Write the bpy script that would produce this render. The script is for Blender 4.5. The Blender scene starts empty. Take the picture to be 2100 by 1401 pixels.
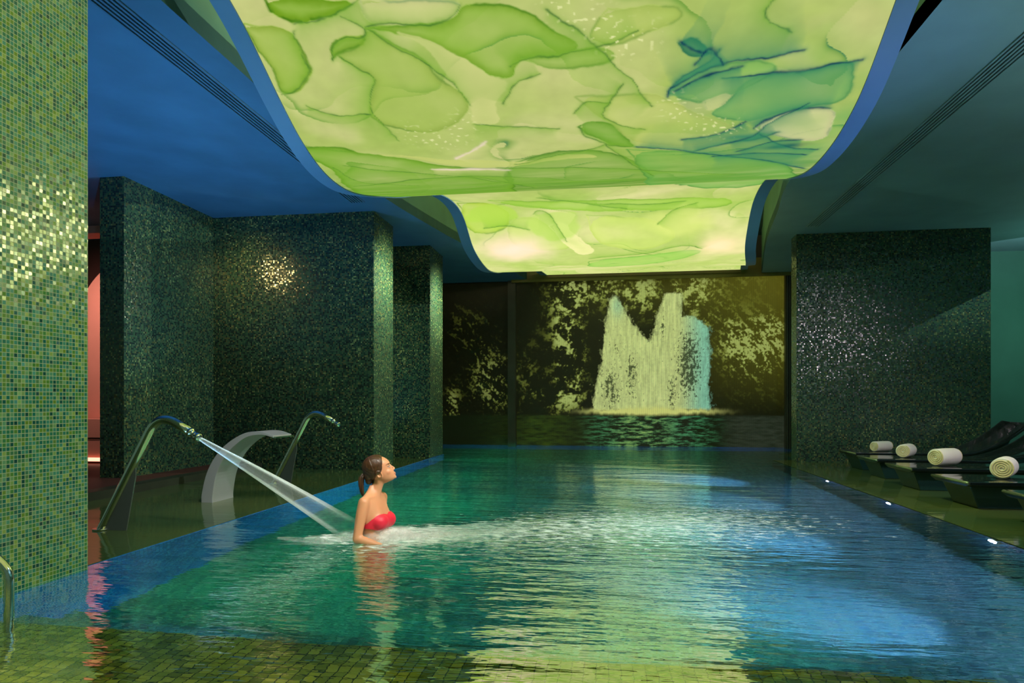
import bpy, bmesh, math, random
import numpy as np
from mathutils import Vector, Matrix
random.seed(4)
C = bpy.context.scene.collection
sc = bpy.context.scene
PI = math.pi

# ------------------------------------------------------------------ colour helpers
def lin(c):
    return tuple(((x/12.92) if x <= 0.04045 else ((x+0.055)/1.055)**2.4) for x in c)
def rgb(r, g, b):
    return lin((r/255, g/255, b/255)) + (1.0,)

# ------------------------------------------------------------------ node helpers
class NT:
    def __init__(s, name):
        s.m = bpy.data.materials.new(name); s.m.use_nodes = True
        s.t = s.m.node_tree; s.t.nodes.clear()
        s.out = s.t.nodes.new('ShaderNodeOutputMaterial')
    def n(s, typ, **kw):
        nd = s.t.nodes.new(typ)
        for k, v in kw.items(): setattr(nd, k, v)
        return nd
    def l(s, a, b): s.t.links.new(a, b)
    def val(s, sock, v):
        if hasattr(v, 'is_linked') or isinstance(v, bpy.types.NodeSocket): s.l(v, sock)
        else: sock.default_value = v
    def math(s, op, a, b=None, c=None, clamp=False):
        nd = s.n('ShaderNodeMath', operation=op); nd.use_clamp = clamp
        s.val(nd.inputs[0], a)
        if b is not None: s.val(nd.inputs[1], b)
        if c is not None: s.val(nd.inputs[2], c)
        return nd.outputs[0]
    def vmath(s, op, a, b=None, scale=None):
        nd = s.n('ShaderNodeVectorMath', operation=op)
        s.val(nd.inputs[0], a)
        if b is not None: s.val(nd.inputs[1], b)
        if scale is not None: s.val(nd.inputs['Scale'], scale)
        return nd.outputs['Vector']
    def ramp(s, fac, stops, interp='LINEAR'):
        nd = s.n('ShaderNodeValToRGB'); cr = nd.color_ramp; cr.interpolation = interp
        while len(cr.elements) < len(stops): cr.elements.new(0.5)
        for e, (p, c) in zip(cr.elements, stops): e.position = p; e.color = c
        s.l(fac, nd.inputs[0]); return nd.outputs[0]
    def mix(s, fac, a, b, blend='MIX'):
        nd = s.n('ShaderNodeMix', data_type='RGBA', blend_type=blend)
        s.val(nd.inputs[0], fac); s.val(nd.inputs[6], a); s.val(nd.inputs[7], b)
        return nd.outputs[2]
    def pbsdf(s, **kw):
        nd = s.n('ShaderNodeBsdfPrincipled')
        for k, v in kw.items(): s.val(nd.inputs[k.replace('_', ' ')], v)
        return nd
    def noise(s, vec, scale, detail=2.0, rough=0.5, dim='3D'):
        nd = s.n('ShaderNodeTexNoise', noise_dimensions=dim)
        s.l(vec, nd.inputs['Vector'])
        nd.inputs['Scale'].default_value = scale; nd.inputs['Detail'].default_value = detail
        nd.inputs['Roughness'].default_value = rough
        return nd.outputs[0]
    def finish(s, sh):
        s.l(sh, s.out.inputs[0]); return s.m

def simple(name, col, rough=0.5, metal=0.0, bump=0.0, bscale=60, var=0.0, spec=0.5, coat=0.0):
    t = NT(name)
    tc = t.n('ShaderNodeTexCoord').outputs['Object']
    nz = t.noise(tc, bscale, 3)
    dark = tuple(c*(1-var) for c in col[:3]) + (1,)
    lite = tuple(min(1, c*(1+var)) for c in col[:3]) + (1,)
    nz2 = t.noise(tc, 2.3, 3)
    cc = t.ramp(nz2, [(0.3, dark), (0.7, lite)])
    p = t.pbsdf(Base_Color=cc, Roughness=rough, Metallic=metal, Specular_IOR_Level=spec, Coat_Weight=coat)
    if bump:
        b = t.n('ShaderNodeBump'); b.inputs['Strength'].default_value = bump; b.inputs['Distance'].default_value = 0.004
        t.l(nz, b.inputs['Height']); t.l(b.outputs[0], p.inputs['Normal'])
    return t.finish(p.outputs[0])

def mosaic(name, stops, grout, pitch=0.0225, rough=0.12, jit=0.10, gap=0.06, spec=0.7, zgrad=None):
    t = NT(name)
    uv = t.n('ShaderNodeUVMap').outputs[0]
    s = t.vmath('SCALE', uv, scale=1.0/pitch)
    fl = t.vmath('FLOOR', s); fr = t.vmath('FRACTION', s)
    wn = t.n('ShaderNodeTexWhiteNoise', noise_dimensions='2D'); t.l(fl, wn.inputs['Vector'])
    big = t.noise(uv, 1.2, 2)
    v = t.math('ADD', wn.outputs['Value'], t.math('MULTIPLY', t.math('SUBTRACT', big, 0.5), 0.35), clamp=True)
    col = t.ramp(v, stops)
    ab = t.vmath('ABSOLUTE', t.vmath('SUBTRACT', fr, (0.5, 0.5, 0.5)))
    sx = t.n('ShaderNodeSeparateXYZ'); t.l(ab, sx.inputs[0])
    mx = t.math('MAXIMUM', sx.outputs[0], sx.outputs[1])
    mask = t.math('GREATER_THAN', mx, 0.5 - gap)
    base = t.mix(mask, col, grout)
    geo = t.n('ShaderNodeNewGeometry')
    j = t.vmath('SCALE', t.vmath('SUBTRACT', wn.outputs['Color'], (0.5, 0.5, 0.5)), scale=jit)
    inv = t.math('SUBTRACT', 1.0, mask)
    j = t.vmath('SCALE', j, scale=inv)
    nrm = t.vmath('NORMALIZE', t.vmath('ADD', geo.outputs['Normal'], j))
    rg = t.math('ADD', rough, t.math('MULTIPLY', mask, 0.5))
    p = t.pbsdf(Base_Color=base, Roughness=rg, Specular_IOR_Level=spec, Normal=nrm)
    return t.finish(p.outputs[0])

# ------------------------------------------------------------------ mesh helpers
class MB:
    """collects geometry; every face carries metre UVs"""
    def __init__(s): s.bm = bmesh.new(); s.uv = s.bm.loops.layers.uv.new('UVMap')
    def face(s, pts, uvs=None, smooth=False):
        vs = [s.bm.verts.new(p) for p in pts]
        f = s.bm.faces.new(vs); f.smooth = smooth
        if uvs is None:
            n = f.normal if f.normal.length > 0 else Vector((0, 0, 1)); f.normal_update(); n = f.normal
            ax = max(range(3), key=lambda i: abs(n[i]))
            for l in f.loops:
                c = l.vert.co
                l[s.uv].uv = (c.y, c.z) if ax == 0 else ((c.x, c.z) if ax == 1 else (c.x, c.y))
        else:
            for l, u in zip(f.loops, uvs): l[s.uv].uv = u
        return f
    def box(s, a, b):
        x0, y0, z0 = a; x1, y1, z1 = b
        P = [(x0,y0,z0),(x1,y0,z0),(x1,y1,z0),(x0,y1,z0),(x0,y0,z1),(x1,y0,z1),(x1,y1,z1),(x0,y1,z1)]
        for q in ((0,3,2,1),(4,5,6,7),(0,1,5,4),(1,2,6,5),(2,3,7,6),(3,0,4,7)): s.face([P[i] for i in q])
    def prism(s, poly, z0, z1):
        n = len(poly)
        s.face([(x, y, z0) for x, y in reversed(poly)]); s.face([(x, y, z1) for x, y in poly])
        for i in range(n):
            a = poly[i]; b = poly[(i+1) % n]
            s.face([(a[0],a[1],z0),(b[0],b[1],z0),(b[0],b[1],z1),(a[0],a[1],z1)])
    def tube(s, pts, rad, seg=16, cap=True, flat=None):
        pts = [Vector(p) for p in pts]; n = len(pts)
        if not hasattr(rad, '__len__'): rad = [rad]*n
        rings = []; up = None
        for i, p in enumerate(pts):
            d = (pts[min(i+1, n-1)] - pts[max(i-1, 0)]).normalized()
            if up is None:
                up = Vector((0, 0, 1)) if abs(d.z) < 0.9 else Vector((0, 1, 0))
            a = d.cross(up).normalized(); b = a.cross(d).normalized(); up = b
            fy = flat if flat else 1.0
            rings.append([s.bm.verts.new(p + rad[i]*(math.cos(2*PI*k/seg)*a + math.sin(2*PI*k/seg)*b*fy)) for k in range(seg)])
        for r0, r1 in zip(rings, rings[1:]):
            for k in range(seg):
                f = s.bm.faces.new((r0[k], r0[(k+1) % seg], r1[(k+1) % seg], r1[k])); f.smooth = True
        if cap:
            s.bm.faces.new(list(reversed(rings[0]))); s.bm.faces.new(rings[-1])
    def ell(s, c, r, rot=None, seg=20, ring=12):
        M = Matrix.Translation(Vector(c)) @ (rot.to_4x4() if rot else Matrix.Identity(4)) @ Matrix.Diagonal((*r, 1))
        res = bmesh.ops.create_uvsphere(s.bm, u_segments=seg, v_segments=ring, radius=1.0, matrix=M)
        for v in res['verts']:
            for f in v.link_faces: f.smooth = True
    def loft(s, rings, cap=True, smooth=True):
        R = [[s.bm.verts.new(p) for p in r] for r in rings]; k = len(R[0])
        for r0, r1 in zip(R, R[1:]):
            for i in range(k):
                f = s.bm.faces.new((r0[i], r0[(i+1) % k], r1[(i+1) % k], r1[i])); f.smooth = smooth
        if cap: s.bm.faces.new(list(reversed(R[0]))); s.bm.faces.new(R[-1])
    def mesh(s, name):
        bmesh.ops.recalc_face_normals(s.bm, faces=s.bm.faces[:])
        me = bpy.data.meshes.new(name); s.bm.to_mesh(me); s.bm.free(); return me
    def build(s, name, mat, parent=None, bevel=0, smooth_angle=None):
        me = s.mesh(name); o = bpy.data.objects.new(name, me); C.objects.link(o)
        me.materials.append(mat)
        if parent: o.parent = parent
        if bevel:
            b = o.modifiers.new('bevel', 'BEVEL'); b.width = bevel; b.segments = 3; b.limit_method = 'ANGLE'; b.angle_limit = 0.6
        return o

def tag(o, label=None, cat=None, group=None, kind=None):
    if label: o['label'] = label
    if cat: o['category'] = cat
    if group: o['group'] = group
    if kind: o['kind'] = kind
    return o
def empty(name, loc=(0, 0, 0), rz=0.0):
    o = bpy.data.objects.new(name, None); C.objects.link(o); o.location = loc; o.rotation_euler = (0, 0, rz)
    o.empty_display_size = 0.1
    return o
def copy_tree(o, parent=None):
    c = o.copy(); C.objects.link(c); c.parent = parent
    for ch in list(o.children): copy_tree(ch, c)
    return c
def struct(o, label): return tag(o, label, 'structure', kind='structure')
def grid_mesh(name, X, Y, Z, mat, cols=None, attr='Col', extra=None, smooth=True, parent=None, fmask=None):
    """X,Y,Z arrays (ny,nx)"""
    ny, nx = X.shape
    co = np.stack([X, Y, Z], -1).reshape(-1, 3).astype(np.float32)
    i = np.arange(ny*nx).reshape(ny, nx)
    q = np.stack([i[:-1, :-1], i[:-1, 1:], i[1:, 1:], i[1:, :-1]], -1).reshape(-1, 4).astype(np.int32)
    if fmask is not None: q = q[fmask.ravel()]
    me = bpy.data.meshes.new(name)
    me.vertices.add(len(co)); me.vertices.foreach_set('co', co.ravel())
    me.loops.add(q.size); me.loops.foreach_set('vertex_index', q.ravel())
    me.polygons.add(len(q)); me.polygons.foreach_set('loop_start', np.arange(0, q.size, 4, dtype=np.int32))
    me.polygons.foreach_set('loop_total', np.full(len(q), 4, dtype=np.int32))
    me.polygons.foreach_set('use_smooth', np.full(len(q), smooth))
    me.update(calc_edges=True)
    if cols is not None:
        a = me.color_attributes.new(attr, 'FLOAT_COLOR', 'POINT')
        c4 = np.ones((len(co), 4), np.float32); c4[:, :3] = cols.reshape(-1, 3)
        a.data.foreach_set('color', c4.ravel())
    for k, v in (extra or {}).items():
        a = me.attributes.new(k, 'FLOAT', 'POINT'); a.data.foreach_set('value', v.astype(np.float32).ravel())
    me.materials.append(mat)
    o = bpy.data.objects.new(name, me); C.objects.link(o)
    if parent: o.parent = parent
    return o

# ------------------------------------------------------------------ numpy noise
def _h(ix, iy, seed):
    n = (ix.astype(np.int64)*374761393 + iy.astype(np.int64)*668265263 + seed*1274126177) & 0xffffffff
    n = ((n ^ (n >> 13))*1274126177) & 0xffffffff
    n = (n ^ (n >> 16)) & 0xffff
    return n/65535.0
def pnoise(x, y, seed=0):
    ix = np.floor(x); iy = np.floor(y); fx = x-ix; fy = y-iy
    u = fx*fx*fx*(fx*(fx*6-15)+10); v = fy*fy*fy*(fy*(fy*6-15)+10)
    def g(dx, dy):
        a = _h(ix+dx, iy+dy, seed)*2*PI
        return np.cos(a)*(fx-dx) + np.sin(a)*(fy-dy)
    return ((g(0,0)*(1-u)+g(1,0)*u)*(1-v) + (g(0,1)*(1-u)+g(1,1)*u)*v)*1.5
def fbm(x, y, seed=0, o=4, gain=0.5):
    r = 0; a = 1; s = 0
    for k in range(o):
        r = r + a*pnoise(x*2**k+13.7*k, y*2**k+5.1*k, seed+k); s += a; a *= gain
    return r/s
def sstep(a, b, x):
    t = np.clip((x-a)/(b-a), 0, 1); return t*t*(3-2*t)
def L3(r, g, b): return np.array(lin((r/255, g/255, b/255)))
def mixc(c, col, m): return c*(1-m[..., None]) + np.asarray(col)*m[..., None]
def seg_dist(x, y, pts):
    """distance to a smoothed polyline and the parameter along it"""
    pts = [np.array(p, float) for p in pts]
    for _ in range(2):
        q = [pts[0]]
        for a, b in zip(pts, pts[1:]): q += [a*0.75+b*0.25, a*0.25+b*0.75]
        pts = q + [pts[-1]]
    best = np.full(x.shape, 1e9); T = np.zeros(x.shape); n = len(pts)-1
    for i, (a, b) in enumerate(zip(pts, pts[1:])):
        d = b-a; L = (d*d).sum()+1e-9
        t = np.clip(((x-a[0])*d[0]+(y-a[1])*d[1])/L, 0, 1)
        r = np.hypot(x-a[0]-t*d[0], y-a[1]-t*d[1])
        m = r < best; best = np.where(m, r, best); T = np.where(m, (i+t)/n, T)
        seg_dist.side = np.where(m, np.sign((x-a[0])*d[1]-(y-a[1])*d[0]), seg_dist.side if i else 0)
    return best, T
def inside(x, y, poly):
    r = np.zeros(x.shape, bool); n = len(poly)
    for i in range(n):
        x0, y0 = poly[i]; x1, y1 = poly[(i+1) % n]
        if y0 == y1: continue
        c = ((y0 > y) != (y1 > y)) & (x < (x1-x0)*(y-y0)/(y1-y0)+x0); r ^= c
    return r

# ------------------------------------------------------------------ materials
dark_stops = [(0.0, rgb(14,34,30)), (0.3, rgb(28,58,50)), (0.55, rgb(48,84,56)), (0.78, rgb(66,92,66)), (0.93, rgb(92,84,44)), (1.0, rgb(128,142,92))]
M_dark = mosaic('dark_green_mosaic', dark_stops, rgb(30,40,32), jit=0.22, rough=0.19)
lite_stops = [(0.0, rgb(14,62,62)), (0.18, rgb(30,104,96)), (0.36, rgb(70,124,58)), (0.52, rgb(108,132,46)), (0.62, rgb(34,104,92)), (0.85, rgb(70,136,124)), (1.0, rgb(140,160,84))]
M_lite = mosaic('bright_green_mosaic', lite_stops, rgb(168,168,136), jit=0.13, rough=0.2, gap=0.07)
pool_stops = [(0.0, rgb(40,90,100)), (0.35, rgb(64,130,134)), (0.6, rgb(84,150,140)), (0.85, rgb(110,160,150)), (1.0, rgb(140,180,170))]
M_pool = mosaic('teal_pool_mosaic', pool_stops, rgb(60,110,90), pitch=0.04, jit=0.0, rough=0.6, spec=0.2)
M_poolblue = mosaic('bluelit_pool_mosaic', [(0.0, rgb(16,84,180)), (0.5, rgb(24,110,210)), (1.0, rgb(60,140,220))], rgb(40,90,160), pitch=0.04, jit=0.0, rough=0.6, spec=0.2)  # blue lamp light is put into the mosaic colour
M_pooldark = mosaic('shaded_pool_mosaic', [(0.0, rgb(6,30,34)), (1.0, rgb(14,54,60))], rgb(10,30,30), pitch=0.04, jit=0.0, rough=0.6, spec=0.2)  # shade beside the lamp beams is put into the mosaic colour
M_step = mosaic('olive_step_mosaic', [(0.0, rgb(96,104,24)), (0.4, rgb(134,142,40)), (0.75, rgb(160,160,50)), (1.0, rgb(178,176,70))], rgb(30,40,14), pitch=0.05, gap=0.05, jit=0.0, rough=0.6, spec=0.2)
M_soffL = simple('bluelit_plaster', rgb(60,104,140), 0.75, var=0.12)  # the pool's blue light is tinted into the plaster colour
M_soffR = simple('teal_grey_plaster', rgb(96,128,134), 0.75, var=0.08)
M_recess = simple('dark_recess_plaster', rgb(30,60,66), 0.8, var=0.2)
M_fascia = simple('green_grey_plaster', rgb(110,150,130), 0.7, var=0.1)
M_frame = simple('blue_painted_frame', rgb(88,124,158), 0.5, var=0.05)
M_wallR = simple('teal_wall_paint', rgb(92,140,128), 0.75, var=0.06)
M_slot = simple('black_slot', rgb(8,10,14), 0.8)
M_beam = simple('olive_timber_beam', rgb(110,100,40), 0.45, bump=0.3, var=0.2)
M_jamb = simple('dark_slate_jamb', rgb(60,60,56), 0.5, var=0.2)
M_pink = simple('salmon_plaster', rgb(214,128,108), 0.7, var=0.05)
M_maroon = simple('dark_maroon_plaster', rgb(86,40,34), 0.6, var=0.15)
M_kerb = simple('dark_stone_kerb', rgb(44,46,34), 0.5, bump=0.5, var=0.3)
M_chrome = simple('polished_steel', (0.72, 0.72, 0.70, 1), 0.09, 1.0)
M_brushed = simple('brushed_steel', (0.66, 0.62, 0.66, 1), 0.36, 0.55, bump=0.15, bscale=200)
M_black = simple('black_gloss_resin', (0.006, 0.010, 0.010, 1), 0.12, 0.0, spec=0.5, coat=0.3)
M_navy = simple('dark_teal_resin', (0.010, 0.035, 0.035, 1), 0.2, 0.0)
M_towel = simple('white_terry', rgb(236,228,220), 0.95, bump=1.0, bscale=220, var=0.04)
M_hair = None

def emis(name, col, st):
    t = NT(name); e = t.n('ShaderNodeEmission'); e.inputs[0].default_value = col; e.inputs[1].default_value = st
    return t.finish(e.outputs[0])
M_strip = emis('pink_light_strip', rgb(255,170,140), 2.2)
M_lens = emis('pool_lamp_lens', (0.62, 0.58, 1.0, 1), 110)

# water and flooded decks ------------------------------------------------
def ripple_height(t, pos, turb=None):
    # elongated ripples, three scales
    mp = t.n('ShaderNodeMapping'); mp.inputs['Scale'].default_value = (0.5, 1.55, 1.0); t.l(pos, mp.inputs['Vector'])
    a = t.noise(mp.outputs[0], 1.5, 2, 0.5); b = t.noise(mp.outputs[0], 5.0, 3, 0.55); c = t.noise(mp.outputs[0], 15, 2, 0.5)
    return a, b, c

def water_material():
    t = NT('pool_water')
    geo = t.n('ShaderNodeNewGeometry'); pos = geo.outputs['Position']
    at = t.n('ShaderNodeAttribute'); at.attribute_name = 'turb'; turb = at.outputs['Fac']
    af = t.n('ShaderNodeAttribute'); af.attribute_name = 'foam'; foam = af.outputs['Fac']
    a, b, c = ripple_height(t, pos)
    h = t.math('MULTIPLY', a, 0.020)
    h = t.math('ADD', h, t.math('MULTIPLY', b, t.math('MULTIPLY_ADD', turb, 0.030, 0.0065)))
    h = t.math('ADD', h, t.math('MULTIPLY', c, t.math('MULTIPLY_ADD', turb, 0.011, 0.0011)))
    bp = t.n('ShaderNodeBump'); bp.inputs['Strength'].default_value = 1.0; bp.inputs['Distance'].default_value = 1.0
    t.l(h, bp.inputs['Height']); N = bp.outputs[0]
    fr = t.n('ShaderNodeFresnel'); fr.inputs['IOR'].default_value = 1.45; t.l(N, fr.inputs['Normal'])
    fac = t.math('MULTIPLY_ADD', fr.outputs[0], 0.58, 0.40, clamp=True)
    rf = t.n('ShaderNodeBsdfRefraction'); rf.inputs['IOR'].default_value = 1.33; rf.inputs['Roughness'].default_value = 0.02
    rf.inputs['Color'].default_value = (0.86, 0.97, 1.0, 1); t.l(N, rf.inputs['Normal'])
    gl = t.n('ShaderNodeBsdfGlossy'); gl.inputs['Roughness'].default_value = 0.04; t.l(N, gl.inputs['Normal'])
    gl.inputs['Color'].default_value = (0.95, 1.0, 0.95, 1)
    mx = t.n('ShaderNodeMixShader'); t.l(fac, mx.inputs[0]); t.l(rf.outputs[0], mx.inputs[1]); t.l(gl.outputs[0], mx.inputs[2])
    # foam
    mp = t.n('ShaderNodeMapping'); mp.inputs['Scale'].default_value = (0.6, 1.35, 1.0); mp.inputs['Rotation'].default_value = (0, 0, -0.2); t.l(pos, mp.inputs['Vector'])
    n1 = t.noise(mp.outputs[0], 15, 4, 0.68)
    th = t.math('SUBTRACT', 0.76, t.math('MULTIPLY', foam, 0.42))
    m = t.n('ShaderNodeMapRange'); t.l(n1, m.inputs[0]); t.l(th, m.inputs[1]); t.l(t.math('ADD', th, t.math('MULTIPLY_ADD', foam, 0.22, 0.04)), m.inputs[2])
    fm = t.math('MULTIPLY', m.outputs[0], t.math('MINIMUM', t.math('MULTIPLY', foam, 3.0), 0.85), clamp=True)
    df = t.n('ShaderNodeBsdfDiffuse'); df.inputs[0].default_value = (0.85, 0.92, 0.88, 1)
    m2 = t.n('ShaderNodeMixShader'); t.l(fm, m2.inputs[0]); t.l(mx.outputs[0], m2.inputs[1]); t.l(df.outputs[0], m2.inputs[2])
    return t.finish(m2.outputs[0])

def deck_material():
    t = NT('flooded_deck')
    geo = t.n('ShaderNodeNewGeometry'); pos = geo.outputs['Position']
    a, b, c = ripple_height(t, pos)
    h = t.math('ADD', t.math('MULTIPLY', a, 0.004), t.math('MULTIPLY', b, 0.0016))
    bp = t.n('ShaderNodeBump'); bp.inputs['Strength'].default_value = 1.0; bp.inputs['Distance'].default_value = 1.0
    t.l(h, bp.inputs['Height'])
    nz = t.noise(pos, 1.1, 3)
    col = t.ramp(nz, [(0.3, rgb(58,82,52)), (0.7, rgb(84,94,48))])
    p = t.pbsdf(Base_Color=col, Roughness=0.07, IOR=1.33, Specular_IOR_Level=0.5, Normal=bp.outputs[0])
    return t.finish(p.outputs[0])
M_water = water_material(); M_deck = deck_material()

# ------------------------------------------------------------------ panel geometry functions
ZY = np.array([-2,2,3.4,4.3,5.3,6.3,7.2,8.1,8.7,9.3,10.2,11,12.3,13.5,14.7])
ZZ = np.array([3.9,4.15,4.05,3.78,3.26,3.15,3.33,3.62,3.55,3.26,3.12,3.2,3.55,3.8,3.85])
def hermite(Y, XS, VS):
    XS = np.asarray(XS, float); VS = np.asarray(VS, float); Y = np.asarray(Y, float)
    m = np.gradient(VS, XS); i = np.clip(np.searchsorted(XS, Y)-1, 0, len(XS)-2)
    h = XS[i+1]-XS[i]; t = np.clip((Y-XS[i])/h, 0, 1)
    return (2*t**3-3*t**2+1)*VS[i]+(t**3-2*t**2+t)*h*m[i]+(-2*t**3+3*t**2)*VS[i+1]+(t**3-t**2)*h*m[i+1]
def zw(Y): return hermite(Y, ZY, ZZ)
LY = [-2, 5, 6.6, 7.5, 8.3, 9.5, 11, 14.7]; LX = [-2.6, -2.6, -2.58, -2.3, -2.02, -1.93, -1.87, -1.36]
RY = [-2, 5, 7.4, 9.4, 10.5, 14.7]; RX = [1.85, 1.85, 1.84, 1.86, 2.08, 2.8]
def xl(Y): return hermite(Y, LY, LX)
def xr(Y): return hermite(Y, RY, RX)
SLY = [-2, 5, 8.7, 10.4, 13, 15.1]; SLX = [-3.05, -3.08, -3.03, -2.75, -2.2, -1.82]
SRY = [-2, 7, 9.2, 9.9, 11.5, 14.8]; SRX = [2.3, 2.3, 2.3, 2.42, 2.64, 3.27]

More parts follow.
